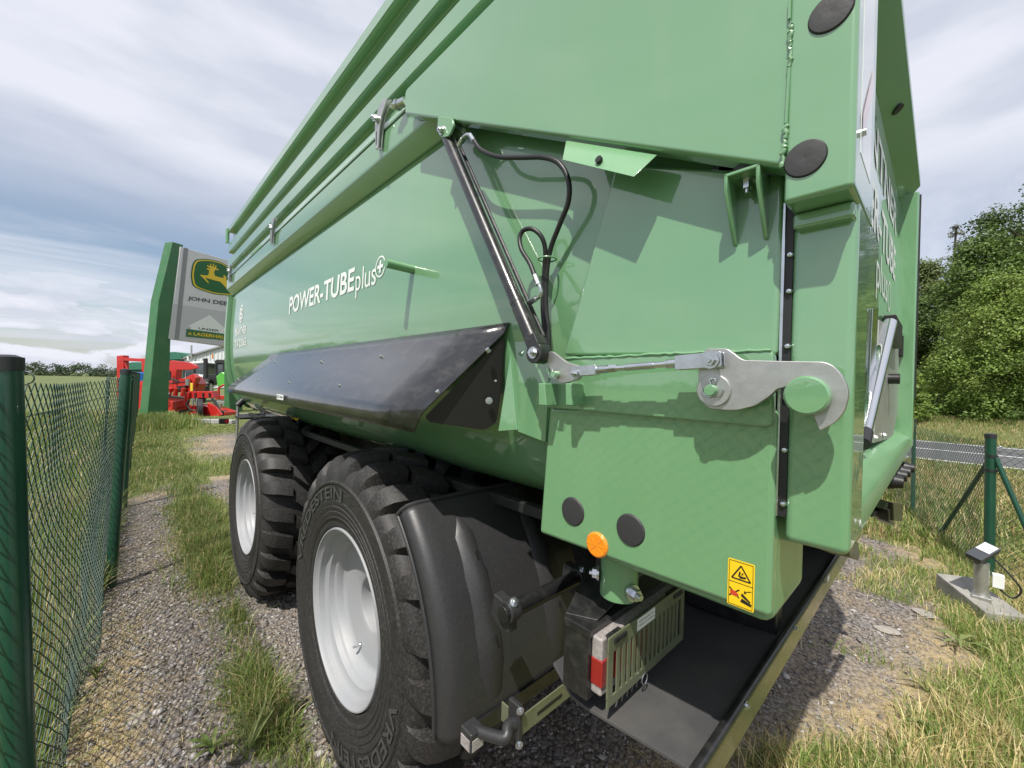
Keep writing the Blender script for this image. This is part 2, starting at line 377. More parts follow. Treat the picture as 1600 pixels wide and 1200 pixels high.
def ground_material():
    m = bpy.data.materials.new('ground_soil'); m.use_nodes = True
    nn, L = m.node_tree.nodes, m.node_tree.links.new; b = nn['Principled BSDF']; b.inputs['Roughness'].default_value = .9
    tc = nn.new('ShaderNodeTexCoord'); at = nn.new('ShaderNodeAttribute'); at.attribute_name = 'zone'
    sp = nn.new('ShaderNodeSeparateColor'); L(at.outputs['Color'], sp.inputs[0])
    def noise(s, d=6, r=.6):
        t = nn.new('ShaderNodeTexNoise'); t.inputs['Scale'].default_value = s; t.inputs['Detail'].default_value = d; t.inputs['Roughness'].default_value = r; L(tc.outputs['Object'], t.inputs['Vector']); return t.outputs[0]
    def mixc(f, a, c):
        q = nn.new('ShaderNodeMix'); q.data_type = 'RGBA'
        for nme, v in (('Factor', f), ('A', a), ('B', c)):
            if isinstance(v, tuple): q.inputs[nme].default_value = (*v, 1)
            elif isinstance(v, float): q.inputs[nme].default_value = v
            else: L(v, q.inputs[nme])
        return q.outputs['Result']
    def mr(v, a, c, lo=0., hi=1.):
        q = nn.new('ShaderNodeMapRange'); L(v, q.inputs[0]); q.inputs[1].default_value = a; q.inputs[2].default_value = c; q.inputs[3].default_value = lo; q.inputs[4].default_value = hi; return q.outputs[0]
    def ma(op, a, c):
        q = nn.new('ShaderNodeMath'); q.operation = op
        for i, v in enumerate((a, c)):
            if isinstance(v, float): q.inputs[i].default_value = v
            else: L(v, q.inputs[i])
        return q.outputs[0]
    vo = nn.new('ShaderNodeTexVoronoi'); vo.inputs['Scale'].default_value = 46; vo.inputs['Randomness'].default_value = 1; L(tc.outputs['Object'], vo.inputs['Vector'])
    vo2 = nn.new('ShaderNodeTexVoronoi'); vo2.inputs['Scale'].default_value = 110; L(tc.outputs['Object'], vo2.inputs['Vector'])
    vs_ = nn.new('ShaderNodeSeparateColor'); L(vo.outputs['Color'], vs_.inputs[0])
    grav = mixc(vs_.outputs[0], (.13, .117, .113), (.29, .27, .258))
    grav = mixc(mr(noise(3.), .4, .65), grav, mixc(vs_.outputs[1], (.19, .145, .10), (.28, .22, .16)))
    grav = mixc(mr(vo.outputs['Distance'], .4, .75), grav, (.07, .06, .05))
    strw = mixc(noise(60.), (.32, .23, .11), (.54, .43, .24))
    grs = mixc(mr(noise(.35, 8), .35, .65), (.10, .135, .034), (.16, .18, .060))
    grs = mixc(mr(noise(25.), .35, .7), grs, (.08, .10, .028))
    fs = ma('MULTIPLY', sp.outputs[1], mr(noise(14.), .35, .6, .2, 1.))
    c = mixc(fs, grav, strw)
    fg = mr(ma('ADD', sp.outputs[0], ma('MULTIPLY', ma('SUBTRACT', noise(9.), .5), .7)), .35, .65)
    c = mixc(fg, c, grs)
    L(c, b.inputs['Base Color'])
    h = ma('ADD', ma('MULTIPLY', vo.outputs['Distance'], -.6), ma('MULTIPLY', vo2.outputs['Distance'], -.3))
    bp = nn.new('ShaderNodeBump'); bp.inputs['Strength'].default_value = .8; bp.inputs['Distance'].default_value = .012; L(h, bp.inputs['Height']); L(bp.outputs[0], b.inputs['Normal'])
    return m
build_ground()
def strip(name, x0, x1, y0, y1, z, material, parent=None, kind='structure'):
    me = bpy.data.meshes.new(name); me.from_pydata([(x0, y0, z), (x1, y0, z), (x1, y1, z), (x0, y1, z)], [], [(0, 1, 2, 3)])
    o = bpy.data.objects.new(name, me); COL.objects.link(o); me.materials.append(MATS[material])
    if parent: o.parent = parent
    elif kind: o['kind'] = kind
    return o
road = strip('road', 14.7, 21.2, -300, 500, .012, 'asphalt')
strip('edge_line', 14.95, 15.13, -300, 500, .017, 'road_paint', road)
strip('edge_line', 20.75, 20.90, -300, 500, .017, 'road_paint', road)
for k in range(-8, 14):
    strip('centre_dash', 17.86, 18.0, k*9-3.2, k*9+2.8, .017, 'road_paint', road)

# ------------------------------------------------------------------ the tipping trailer
TR = thing('tipping_trailer', 'large green tandem axle tipping trailer with a lettered rounded tub filling the picture', 'trailer', (1.93, 2.7, 0))
XM = 1.93                                     # trailer centre line
def mir(p): return Vector((2*XM-p[0], p[1], p[2]))
TUBP = [(.800, 2.52), (.790, 2.33), (.779, 2.10), (.782, 1.88), (.800, 1.70), (.834, 1.54), (.872, 1.43), (.93, 1.335), (1.02, 1.275), (1.16, 1.235)]
def tub_x(z): return float(np.interp(z, [p[1] for p in TUBP[::-1]], [p[0] for p in TUBP[::-1]]))
def build_tub():
    prof = []
    zz = list(np.linspace(2.52, 1.30, 24))
    # gently faceted wall, then the rounded bottom
    fac = [(.800, 2.52), (.790, 2.33), (.779, 2.10), (.782, 1.88), (.800, 1.70), (.834, 1.54), (.872, 1.43), (.93, 1.335), (1.02, 1.275), (1.16, 1.235)]
    outer = [Vector((x, 0, z)) for x, z in fac]
    outer = rounded([Vector((1.5, 0, 1.235))]+outer+[Vector((.9, 0, 2.6))], .05, 3)[4:-4]
    left = [p for p in outer if p.z <= 2.53]
    left.sort(key=lambda p: -p.z)
    t = .03
    def ring(y):
        o = [Vector((p.x, y, p.z)) for p in left]; o2 = [mir(p) for p in o[::-1]]
        i = [Vector((p.x+t, y, max(p.z+.02, 1.27))) for p in left]; i2 = [mir(p) for p in i[::-1]]
        return o+o2+[v for v in i2[::-1]]+[v for v in i[::-1]]
    mb = MB()
    mb.ring_loft([ring(y) for y in (.30, 1.6, 2.9, 4.1, 5.27)], True, True, True)
    tub = mb.build('tub', 'green_paint', TR, smooth=14)
    # front wall
    fr = [Vector((p.x, 5.20, p.z)) for p in left]; poly = fr+[mir(p) for p in fr[::-1]]
    MB().prism(poly, (0, .05, 0)).build('front_wall', 'green_paint_satin', TR)
    # front frame flange, standing proud of the wall
    def fl(off): return [Vector((p.x-off, 5.25, p.z)) for p in left]
    a = fl(.035); b = fl(-.02)
    MB().prism(a+b[::-1], (0, .075, 0)).build('front_frame', 'green_paint_satin', TR, bevel=.006)
    MB().prism([mir(p) for p in a+b[::-1]], (0, .075, 0)).build('front_frame', 'green_paint_satin', TR, bevel=.006)
    return tub
TUB = build_tub()
# top rail and the ribbed side extension
def build_rail():
    rail = [(.802, 2.500), (.752, 2.557), (.750, 2.568), (.750, 2.662), (.800, 2.664), (.86, 2.664), (.86, 2.5)]
    ext = [(.752, 2.672), (.750, 2.676), (.750, 2.706), (.79, 2.752), (.79, 2.783), (.75, 2.786), (.75, 2.862), (.79, 2.905), (.79, 2.940), (.75, 2.943), (.75, 3.034), (.79, 3.080), (.79, 3.158), (.745, 3.160), (.745, 3.218), (.83, 3.218), (.83, 2.672)]
    for f, y0, y1 in ((lambda p: p, .2, 5.30), (mir, .2, 5.30)):
        r = [f(Vector((x, y0, z))) for x, z in rail]; MB().prism(r, (0, y1-y0, 0)).build('top_rail', 'green_paint', TR, bevel=.006)
    for f in (lambda p: p, mir):
        r = [f(Vector((x, .2, z))) for x, z in ext]; e = MB().prism(r, (0, 5.06, 0)).build('side_extension', 'green_paint', TR, bevel=.006)
        if f is not mir: left = e
    # front extension between the two sides
    MB().box((.84, 5.20, 2.67), (2*XM-.84, 5.25, 3.2)).build('front_extension', 'green_paint', TR, bevel=.005)
    MB().cyl((.74, 5.27, 3.05), (.74, 5.27, 3.20), .018, n=10).build('corner_hinge', 'green_paint_satin', left)
    # latches hanging over the seam
    for (u, v) in ((600, 200), (430, 358), (362, 428)):
        c = PX(u, v, .748); y = c.y
        mb = MB(); pts = [(-.075, .062), (-.03, .078), (.01, .060), (.034, .02), (.034, -.035), (.022, -.105), (.002, -.108), (-.006, -.04), (-.022, .012)]
        mb.prism([Vector((.724, y+a, 2.69+b)) for a, b in pts], (.006, 0, 0)); mb.prism([Vector((.738, y+a, 2.69+b)) for a, b in pts], (.006, 0, 0))
        mb.box((.724, y+.012, 2.60), (.75, y+.022, 2.66))
        la = mb.build('latch', 'raw_steel', TR, bevel=.0015)
        q = MB(); q.bolt((.724, y+.005, 2.70), (-1, 0, 0), .011, .016); q.bolt((.724, y+.04, 2.725), (-1, 0, 0), .010, .015); q.build('bolt', 'zinc', la)
    # short bright edge strip under the seam
    MB().cyl((.7495, .9, 2.667), (.7495, 5.22, 2.667), .0035, n=8).build('seam_edge', 'green_paint', TR)
build_rail()
# lettering on the tub
def tub_text(txt, p0, p1, z0, z1, bold, name='lettering', material='white_print'):
    y0, y1 = p0, p1
    put_text(txt, lambda s, t: (tub_x(z0+(z1-z0)*t)-.0022, y0+(y1-y0)*s, z0+(z1-z0)*t), name, material, TUB, bold)
XT = .772
a = PX(450, 491, XT); b = PX(551, 457, XT); h = PX(451, 464, XT).z
tub_text('POWER-TUBE', a.y, b.y, a.z, h, .022)
c = PX(553, 470, XT); d = PX(585, 447, XT)
tub_text('plus', c.y, d.y, a.z-.040, a.z+.098, .0)
c = PX(592, 416, XT)
def ring_flat(cx, cy, cz, r, w, name, parent, material, n=28):
    vs = []; fs = []
    for k in range(n):
        t = 2*math.pi*k/n
        for q in (r, r-w): vs.append((tub_x(cz+q*math.sin(t))-.0022, cy+q*math.cos(t), cz+q*math.sin(t)))
    for k in range(n): j = (k+1) % n; fs.append((2*k, 2*j, 2*j+1, 2*k+1))
    return MB().add(vs, fs).build(name, material, parent, smooth=0)
ring_flat(0, c.y, c.z, .047, .007, 'lettering', TUB, 'white_print')
tub_text('+', c.y+.027, c.y-.027, c.z-.027, c.z+.027, .03)
yl = PX(366, 540, XT).y; yr = PX(383, 535, XT).y
tub_text('BRANTNER', yl, yr, 2.03, 2.10, .02)
tub_text('TA 23065', yl, yr, 1.915, 1.99, .02)
yc = PX(374.5, 505, XT).y
ring_flat(0, yc, 2.235, .088, .016, 'emblem', TUB, 'white_print')
tub_text('B', yc+.055, yc-.055, 2.18, 2.29, .02, 'emblem')
# peg on the tub wall
def build_peg():
    t = PX(603, 411, .67); mb = MB()
    mb.tube([t, (.80, t.y+.0, t.z)], .0165, 18)
    o = mb.build('peg', 'green_paint_satin', TR)
build_peg()

# black deflector board over the wheels
def build_board():
    y0 = PX(797, 523, .80).y; y1 = PX(425, 558, .80).y; zt = 1.775
    ya = PX(660, 645, .60).y; yb = PX(357, 605, .60).y
    A, B, Cc, D = Vector((.800, y0, zt)), Vector((.800, y1, zt)), Vector((.60, yb, 1.545)), Vector((.60, ya, 1.545))
    def sub(p, q, t): return p*(1-t)+q*t
    mb = MB(); th = Vector((.006, 0, -.006))
    # upturned lip along the wall, sloping sheet, folded lower lip
    rows = [(Vector((.786, y0-.01, zt+.030)), Vector((.786, y1+.01, zt+.030))), (A+Vector((-.024, 0, 0)), B+Vector((-.024, 0, 0)))]
    for t in (.33, .66, .93): rows.append((sub(A, D, t)+Vector((-.024*(1-t), 0, 0)), sub(B, Cc, t)+Vector((-.024*(1-t), 0, 0))))
    rows += [(D+Vector((.003, 0, 0)), Cc+Vector((.003, 0, 0))), (D+Vector((.0, .012, -.014)), Cc+Vector((.0, -.004, -.014))), (D+Vector((-.008, .03, -.060)), Cc+Vector((-.008, -.02, -.047)))]
    k = 10; vs = []; fs = []
    for p, q in rows:
        for i in range(k+1): vs.append(sub(p, q, i/k))
    n = len(rows)
    for r in range(n-1):
        for i in range(k): fs.append((r*(k+1)+i, r*(k+1)+i+1, (r+1)*(k+1)+i+1, (r+1)*(k+1)+i))
    mb.add(vs, fs); o = mb.build('deflector_board', 'sideboard_black', TR, smooth=30)
    s = o.modifiers.new('solid', 'SOLIDIFY'); s.thickness = .004; s.offset = 0
    # dark end cheek on the wall
    e = [A+Vector((0, -.004, -.0)), Vector((.64, ya+.03+.03, 1.575)), Vector((.66, ya+.04, 1.52)), Vector((.79, y0+.03, 1.44)), Vector((.80, y0-.05, 1.46)), Vector((.806, y0-.075, 1.52)), Vector((.80, y0-.045, 1.66))]
    px = [(797, 528), (663, 652), (672, 660), (758, 672), (776, 660), (782, 620), (786, 570)]
    e = [A+Vector((-.02, .004, -.01))]+[PX(u, v, X) for (u, v), X in zip(px[1:], (.615, .64, .76, .785, .79, .795))]
    ck = MB().prism(rounded(e, .012), (.004, .006, 0)).build('end_cheek', 'print_black', o)
    for (u, v, X) in ((774, 595, .778), (764, 626, .752)):
        MB().bolt(PX(u, v, X), (-.6, -.8, 0), .007, .010).build('bolt', 'zinc', o)
    for (u, v) in ((430, 566), (503, 566), (597, 558), (764, 549)):
        r = ray(u, v); t = .17
        s0 = sub(A, D, t)+Vector((-.02, 0, 0)); nrm_ = Vector((-(1.775-1.545), 0, .2)).normalized()
        k_ = (s0-Vector((0, 0, HCAM))).dot(nrm_)/Vector(r).dot(nrm_); p = Vector(r)*k_+Vector((0, 0, HCAM))+nrm_*.004
        MB().cyl(p-nrm_*.004, p+nrm_*.006, .0085, .006, 12).build('rivet', 'zinc', o)
    for (u, v) in ((372, 593), (405, 595), (453, 599), (533, 604), (687, 615)):
        r = ray(u, v); s0 = sub(A, D, .8); k_ = (s0-Vector((0, 0, HCAM))).dot(nrm_)/Vector(r).dot(nrm_); p = Vector(r)*k_+Vector((0, 0, HCAM))+nrm_*.006
        MB().cyl(p-nrm_*.004, p+nrm_*.006, .0085, .006, 12).build('rivet', 'zinc', o)
    p0 = PX(436, 619, .598); p1 = PX(446, 625, .598)
    MB().prism([(.588, p0.y, p0.z+.012), (.588, p1.y, p0.z+.012), (.588, p1.y, p0.z-.016), (.588, p0.y, p0.z-.016)], (-.001, 0, 0)).build('size_label', 'white_print', o)
    put_text('2,3 bar', lambda s, t: (.5862, p0.y-.006+(p1.y-p0.y+.012)*s, p0.z-.008+.014*t), 'lettering', 'print_black', o, .02)
    # wedge gusset behind the board
    pts = [PX(u, v, X) for u, v, X in ((797, 553, .792), (778, 674, .772), (808, 672, .79))]
    MB().prism(pts, (.05, .0, .0)).build('board_gusset', 'green_paint', TR, bevel=.002)
    pts = [PX(u, v, .795) for u, v in ((790, 520), (806, 674), (852, 692), (862, 520))]
    MB().prism(pts, (.04, 0, 0)).build('tub_skirt', 'green_paint', TR, bevel=.003)
build_board()

# rear corner: gusset plate, mounting plate, corner box
def build_corner():
    g = plateX([(880, 556), (962, 255), (1226, 268), (1214, 556)], .760, .07)
    g.build('corner_plate', 'green_paint', TR, bevel=.008)
    ub = MB()
    box = plateX([(858, 636), (852, 700), (842, 833), (1204, 968), (1215, 640)], .757, .03, 0)
    lo = box.build('lower_corner_panel', 'green_paint', TR, bevel=.010, seg=3)
    # return of the corner box along its rear side, and the cross beam
    z0 = 1.243; y = PX(1208, 900, .757).y
    bb = MB(); bb.box((.768, y+.002, z0+.003), (.99, y+.35, 1.60)); bb.build('corner_box', 'green_paint_satin', TR, bevel=.02, seg=3)
    MB().box((.93, y+.03, 1.29), (2*XM-.9, y+.16, 1.47)).build('rear_cross_beam', 'green_paint_satin', TR, bevel=.01)
    # mounting plate of the lock
    p = plateX([(854, 600), (884, 560), (1209, 547), (1207, 668), (852, 637)], .743, .02, .012)
    mp = p.build('lock_mounting_plate', 'green_paint', TR, bevel=.004)
    w1 = [PX(u, v, .744) for u, v in ((884, 560), (960, 557), (1040, 553), (1120, 550), (1205, 547))]
    path = smooth_path(w1, 10); MB().tube([q+Vector((0, 0, random.uniform(-.0012, .0012))) for q in path], [random.uniform(.0025, .0045) for q in path], 7).build('weld_bead', 'green_paint_satin', mp)
    for (u0, u1) in ((852, 872), (894, 912)):
        a, b, c, d = PX(u0, 599, .725), PX(u1, 597, .725), PX(u1, 634, .735), PX(u0+5, 636, .735)
        yw = .010
        q = MB().prism([(.700, a.y, a.z), (.700, a.y-yw*2, a.z), (.700, c.y+yw*.6, c.z), (.700, a.y-.003, c.z)], (.05, 0, 0))
        q.build('stop_bracket', 'green_paint_satin', mp, bevel=.0025)
    # rubber caps and reflector on the lower panel
    for (u, v) in ((895, 799), (985, 828)):
        c = PX(u, v, .757); MB().lathe([(-.0045, .0001), (-.005, .012), (-.0035, .030), (.0, .033), (.006, .033)], c, 'X', 32).build('rubber_cap', 'rubber_cap', lo)
    c = PX(933.5, 851, .757); rf = MB().lathe([(-.006, .0001), (-.006, .024), (-.003, .0275), (.006, .0275)], c, 'X', 32).build('reflector', 'amber', lo)
    for k in range(4):
        t = k*math.pi/4; d_ = Vector((0, math.cos(t), math.sin(t)))*.024; MB().tube([c+Vector((-.006, 0, 0))-d_, c+Vector((-.006, 0, 0))+d_], .0009, 5).build('reflector_ridge', 'amber', rf)
    # warning sticker
    X = .7565; q = [PX(u, v, X) for u, v in ((1138, 872), (1180, 882), (1176, 958), (1136, 941))]
    y0, y1 = q[0].y, q[1].y; z1, z0 = (q[0].z+q[1].z)/2, (q[2].z+q[3].z)/2
    def S(s, t, e=0): return Vector((X-.0006-e, y0+(y1-y0)*s, z0+(z1-z0)*t))
    st = MB().prism(rounded([S(0, 0), S(1, 0), S(1, 1), S(0, 1)], .003), (.0006, 0, 0)).build('warning_sticker', 'sticker_yellow', lo)
    def lines(segs, w_, name='pictogram', material='print_black'):
        mb = MB()
        for a, b in segs:
            A, B = S(*a, .0005), S(*b, .0005); d = (B-A).normalized(); nn_ = Vector((0, -d.z, d.y))*w_
            mb.add([A-nn_, B-nn_, B+nn_, A+nn_], [(0, 1, 2, 3)])
        mb.build(name, material, st, smooth=0)
    def poly(pts, material='print_black'): MB().add([S(*p, .0007) for p in pts], [tuple(range(len(pts)))]).build('pictogram', material, st, smooth=0)
    lines([((.06, .03), (.94, .03)), ((.94, .03), (.94, .97)), ((.94, .97), (.06, .97)), ((.06, .97), (.06, .03)), ((.04, .52), (.96, .52))], .0004)
    lines([((.16, .60), (.86, .60)), ((.86, .60), (.5, .90)), ((.5, .90), (.16, .60))], .0011)
    poly([(.40, .66), (.46, .66), (.50, .76), (.44, .78)]); poly([(.45, .63), (.68, .65), (.70, .69), (.56, .68), (.48, .69)]); poly([(.52, .70), (.58, .72), (.60, .76), (.54, .75)])
    poly([(.50, .14), (.90, .10), (.92, .15), (.56, .22)]); poly([(.52, .27), (.86, .17), (.88, .20), (.56, .33)])
    poly([(.12, .24), (.34, .22), (.44, .27), (.30, .33), (.12, .33)], 'print_red')
    lines([((.08, .20), (.46, .38)), ((.08, .38), (.46, .20))], .0010)
    lines([((.90, .42), (.70, .38)), ((.70, .38), (.64, .34)), ((.64, .34), (.72, .35)), ((.64, .34), (.66, .40))], .0006)
    # green tube stub with its cross bolt under the panel
    c = PX(968, 885, .86); s_ = MB().cyl((.86, c.y, c.z-.068), (.86, c.y, 1.30), .044, n=32).build('tube_stub', 'green_paint_satin', TR, bevel=.003)
    MB().bolt((.845, c.y-.042, c.z-.04), (-.3, -1, 0), .013, .026).build('bolt', 'zinc', s_)
    MB().bolt((.83, c.y+.036, c.z-.02), (-.6, 1, 0), .012, .02).build('bolt', 'zinc', s_)
    # U bracket with the rubber buffer
    p = [PX(u, v, .70) for u, v in ((1120, 268), (1186, 272), (1170, 345))]
    yl, yr, zt = PX(1131, 266, .705).y, PX(1187, 272, .705).y, PX(1150, 266, .705).z
    mb = MB(); mb.box((.705, yr, zt-.006), (.763, yl, zt))
    for yy in (yl-.006, yr): mb.prism([(.705, yy, zt-.0005), (.763, yy, zt-.0005), (.763, yy, zt-.105), (.753, yy, zt-.105), (.705, yy, zt-.03)], (0, .006, 0))
    ub = mb.build('buffer_bracket', 'green_paint_satin', TR, bevel=.002)
    cy = (yl+yr)/2; MB().cyl((.735, cy, zt), (.735, cy, zt+.012), .026, .022, 20).build('rubber_buffer', 'rubber_cap', ub)
    MB().bolt((.735, cy, zt-.006), (0, 0, -1), .008, .02).build('bolt', 'zinc', ub)
build_corner()

# swing arm plate of the tailgate, with the lip along its lower edge
def build_arm():
    X = .702
    q = [PX(632, 178, X), PX(632, 146, X)]; zt = q[1].z
    br = PX(1226, 268, X)
    pts = [q[0], q[1], Vector((X, q[1].y-.012, zt+.012)), Vector((X, .2, zt+.012)), Vector((X, br.y-.01, zt+.012)), br+Vector((0, -.01, 0))]
    arm = MB().prism(pts, (.045, 0, 0)).build('swing_arm_plate', 'green_paint', TR, bevel=.009, seg=3)
    # pivot bolt
    c = PX(624, 162, .722); MB().bolt(c+Vector((.0, .006, 0)), (-.25, 1, .05), .014, .035).build('pivot_bolt', 'zinc', arm)
    MB().cyl(c+Vector((.01, -.03, 0)), c+Vector((.0, .012, 0)), .016, n=16).build('pivot_bush', 'zinc', arm)
    # bent tab under the plate
    def on_edge(u):
        t = (u-632)/(1226-632); return (q[0]*(1-t)+br*t)
    z_, y_ = PX(880, 222, X), PX(1022, 247, X)
    A, B = PX(884, 220, X+.004), PX(1026, 243, X+.004); C_, D_ = PX(990, 277, .682), PX(878, 250, .682)
    tb = MB().prism([A, B, C_, D_], (.006, 0, .004)).build('bent_tab', 'green_paint_satin', arm, bevel=.002)
    h = PX(937, 251, .688); MB().cyl(h+Vector((.0, 0, -.0)), h+Vector((-.006, 0, .0015)), .0075, n=16).build('tab_hole', 'print_black', tb)
    # clevis of the cylinder
    c = PX(693, 198, .70)
    mb = MB(); e = [PX(u, v, .692) for u, v in ((684, 181), (706, 184), (709, 196), (701, 213), (688, 215), (683, 203))]
    mb.prism(rounded(e, .01), (.008, 0, 0)); mb.prism(rounded([v+Vector((.05, 0, 0)) for v in e], .01), (.008, 0, 0))
    cv = mb.build('cylinder_clevis', 'green_paint_satin', arm, bevel=.002); MB().bolt(PX(691, 204, .692), (-1, 0, 0), .0095, .014).build('bolt', 'zinc', cv)
    return arm
build_arm()

# tailgate: side box, upper side box, frame, panel, sill, hood
TG_Y = .175                                   # face of the tailgate panel
def build_tailgate():
    X = .765
    a = [PX(u, v, X) for u, v in ((1240, 330), (1223, 848), (1331, 871), (1339, 300))]
    ya = (a[0].y+a[1].y)/2; yb = (a[2].y+a[3].y)/2; zb = (a[1].z+a[2].z)/2
    yf, yr = ya, yb
    s = MB(); s.box((X, yr, zb), (.90, yf, 2.6)); sb = s.build('tailgate_side', 'green_paint', TR, bevel=.012, seg=4)
    # upper box, proud of the lower one, with caps
    Xu = .698; b0, b1 = PX(1223, 318, Xu), PX(1335, 292, Xu); zu = (b0.z+b1.z)/2
    y0 = b0.y; y1 = b1.y
    up = MB(); up.box((Xu, y1, zu), (.90, y0, 3.1)); upb = up.build('tailgate_upper_side', 'green_paint', TR, bevel=.008, seg=3)
    st = MB(); c0, c1 = PX(1238, 360, .748), PX(1336, 335, .748); st.box((.745, c1.y, min(c0.z, c1.z)), (.8, c0.y, zu-.0)); st.build('step_bead', 'green_paint', sb, bevel=.006)
    for (u, v) in ((1298, 20), (1258, 248)):
        c = PX(u, v, Xu); MB().lathe([(-.0035, .0001), (-.0045, .012), (-.003, .0245), (.0, .0265), (.006, .0265)], c, 'X', 32).build('rubber_cap', 'rubber_cap', upb)
    # stitched weld along the seam
    for (ua, va, ub, vb) in ((1236, 38, 1234, 104), (1228, 195, 1222, 262)):
        pts = smooth_path([PX(ua, va, Xu), PX((ua+ub)/2, (va+vb)/2, Xu), PX(ub, vb, Xu)], 14)
        MB().tube([p+Vector((0, random.uniform(-.0015, .0015), 0)) for p in pts], [random.uniform(.002, .0042) for p in pts], 8).build('weld_bead', 'green_paint_satin', upb)
    pts = smooth_path([PX(1234, 0, Xu), PX(1233, 30, Xu)], 6); MB().tube(pts, .0022, 6).build('weld_bead', 'green_paint', upb)
    pts = smooth_path([PX(1233, 106, Xu), PX(1228, 193, Xu)], 6); MB().tube(pts, .0022, 6).build('weld_bead', 'green_paint', upb)
    # rubber seal and its metal strip with screws
    yy0 = PX(1228, 500, .772).y
    t0, t1 = PX(1231, 335, .768), PX(1213.5, 806, .768)
    sy = (t0.y+t1.y)/2
    rb = MB().box((.770, ya-.001, t1.z+.0), (.80, sy+.001, t0.z+.02)).build('rubber_seal', 'hose_rubber', TR)
    ms = MB().box((.766, sy+.0005, t1.z), (.774, sy+.0055, t0.z+.02)).build('seal_strip', 'zinc', rb, bevel=.001)
    for v in (398, 455, 541, 622, 703, 787):
        u = 1232-(v-335)*.0383+4; c = PX(u, v, .766); MB().lathe([(-.004, .0001), (-.003, .0035), (.0, .005), (.002, .005)], (.768, sy-.0065, c.z), 'X', 12).build('screw', 'zinc', rb)
    # panel, right side frame, hood
    XR = 2*XM-.765
    zs = 1.45
    pn = MB().box((.90, TG_Y, zs), (XR-.12, TG_Y+.04, 2.69)).build('tailgate_panel', 'green_paint', TR)
    yrr = .100
    rs = MB(); rs.box((XR-.125, yrr, 1.36), (XR, TG_Y+.05, 2.70)); rsd = rs.build('tailgate_side', 'green_paint', TR, bevel=.008)
    MB().box((XR-.006, yrr-.004, 1.62), (XR+.010, yrr+.02, 2.72)).build('edge_trim', 'print_black', rsd)
    hd = MB(); hd.prism([(.9, TG_Y+.0, 2.675), (.9, yrr, 2.765), (.9, yrr, 3.1), (.9, yrr+.02, 3.1), (.9, TG_Y+.04, 2.70)], (XR-.9+.01, 0, 0)); 
    # the hood leans out over the panel
    hood = MB(); hood.prism([(.905, TG_Y, 2.675), (.905, yrr+.001, 2.765), (.905, yrr+.001, 2.80), (.905, TG_Y+.03, 2.72)], (XR-.9-.01, 0, 0))
    hb = hood.build('tailgate_hood', 'green_paint_satin', TR, bevel=.003)
    MB().prism([(.905, yrr+.002, 2.765), (.905, TG_Y+.03, 2.70), (.905, TG_Y+.03, 3.1), (.905, yrr+.06, 3.1)], (XR-.9-.01, 0, 0)).build('tailgate_top', 'green_paint', TR, bevel=.003)
    h0 = PX(1399, 147, 2.2); MB().cyl((2.1, .139, 2.720), (2.1, .133, 2.713), .02, n=14).build('hood_hole', 'print_black', hb)
    # sill beam
    sl = MB(); sl.prism([(.895, .104, 1.352), (.895, .104, 1.402), (.895, .112, 1.416), (.895, TG_Y+.02, 1.452), (.895, TG_Y+.02, 1.352)], (XR-.12-.9, 0, 0)); slb = sl.build('tailgate_sill', 'green_paint_satin', TR, bevel=.010, seg=3)
    for (u, v) in ((1417, 731), (1409, 737), (1402, 743), (1395, 752)):
        c = PY(u, v, .115); MB().lathe([(-.03, .0001), (-.028, .02), (-.01, .024), (.01, .03), (.03, .03)], (c.x, c.y, c.z), 'Y', 14).build('coupling_cap', 'print_black', slb)
    # print on the panel
    def tt(txt, x0, x1, z0, z1, bold): put_text(txt, lambda s, t: (x0+(x1-x0)*s, TG_Y-.002, z0+(z1-z0)*t), 'lettering', 'white_print', pn, bold)
    xa_, xb_ = PY(1368, 440, TG_Y).x, PY(1386, 440, TG_Y).x
    tt('BRANTNER', 1.10, 2.80, 2.43, 2.57, .02); tt('POWER-TUBE', 1.05, 2.80, 2.20, 2.36, .02); tt('plus', xa_, xb_, PY(1376, 478, TG_Y).z, PY(1376, 400, TG_Y).z, 0)
    ring = MB()
    for k in range(24):
        t, t2 = 2*math.pi*k/24, 2*math.pi*(k+1)/24
        ring.add([(xb_+.10+.07*math.cos(t), TG_Y-.002, 2.08+.07*math.sin(t)), (xb_+.10+.07*math.cos(t2), TG_Y-.002, 2.08+.07*math.sin(t2)), (xb_+.10+.058*math.cos(t2), TG_Y-.002, 2.08+.058*math.sin(t2)), (xb_+.10+.058*math.cos(t), TG_Y-.002, 2.08+.058*math.sin(t))], [(0, 1, 2, 3)])
    ring.build('lettering', 'white_print', pn, smooth=0)
    # red and white warning board on the rear flange
    yb_ = PX(1338, 120, .74).y-.004
    w = [(.742, 3.08), (.86, 3.08), (.86, 1.99), (.80, 1.925), (.742, 2.03)]
    zt = PX(1338, 240, .742).z; zl = PY(1355, 285, yb_).z; xl = PY(1356, 283, yb_).x; xr = PY(1362, 60, yb_).x
    bd = MB().prism([(.742, yb_, 3.08), (xr, yb_, 3.08), (xr, yb_, zl+.12), (xl, yb_, zl), (.742, yb_, zt)], (0, -.003, 0)).build('warning_board', 'warning_white', upb)
    dz = .16
    for k in range(7):
        z0 = zl+k*2*dz-.10
        lo_, hi_ = max(z0, zl+.02), min(z0+dz, 3.05)
        MB().add([(.746, yb_-.0042, max(lo_, zt+.01)), (xr-.004, yb_-.0042, lo_+.12), (xr-.004, yb_-.0042, hi_+.12), (.746, yb_-.0042, max(hi_, zt+.02))], [(0, 1, 2, 3)]).build('warning_stripe', 'warning_pink', bd, smooth=0)
    MB().cyl((.748, yb_-.002, zt+.03), (.748, yb_-.008, zt+.03), .005, n=10).build('rivet', 'zinc', bd)
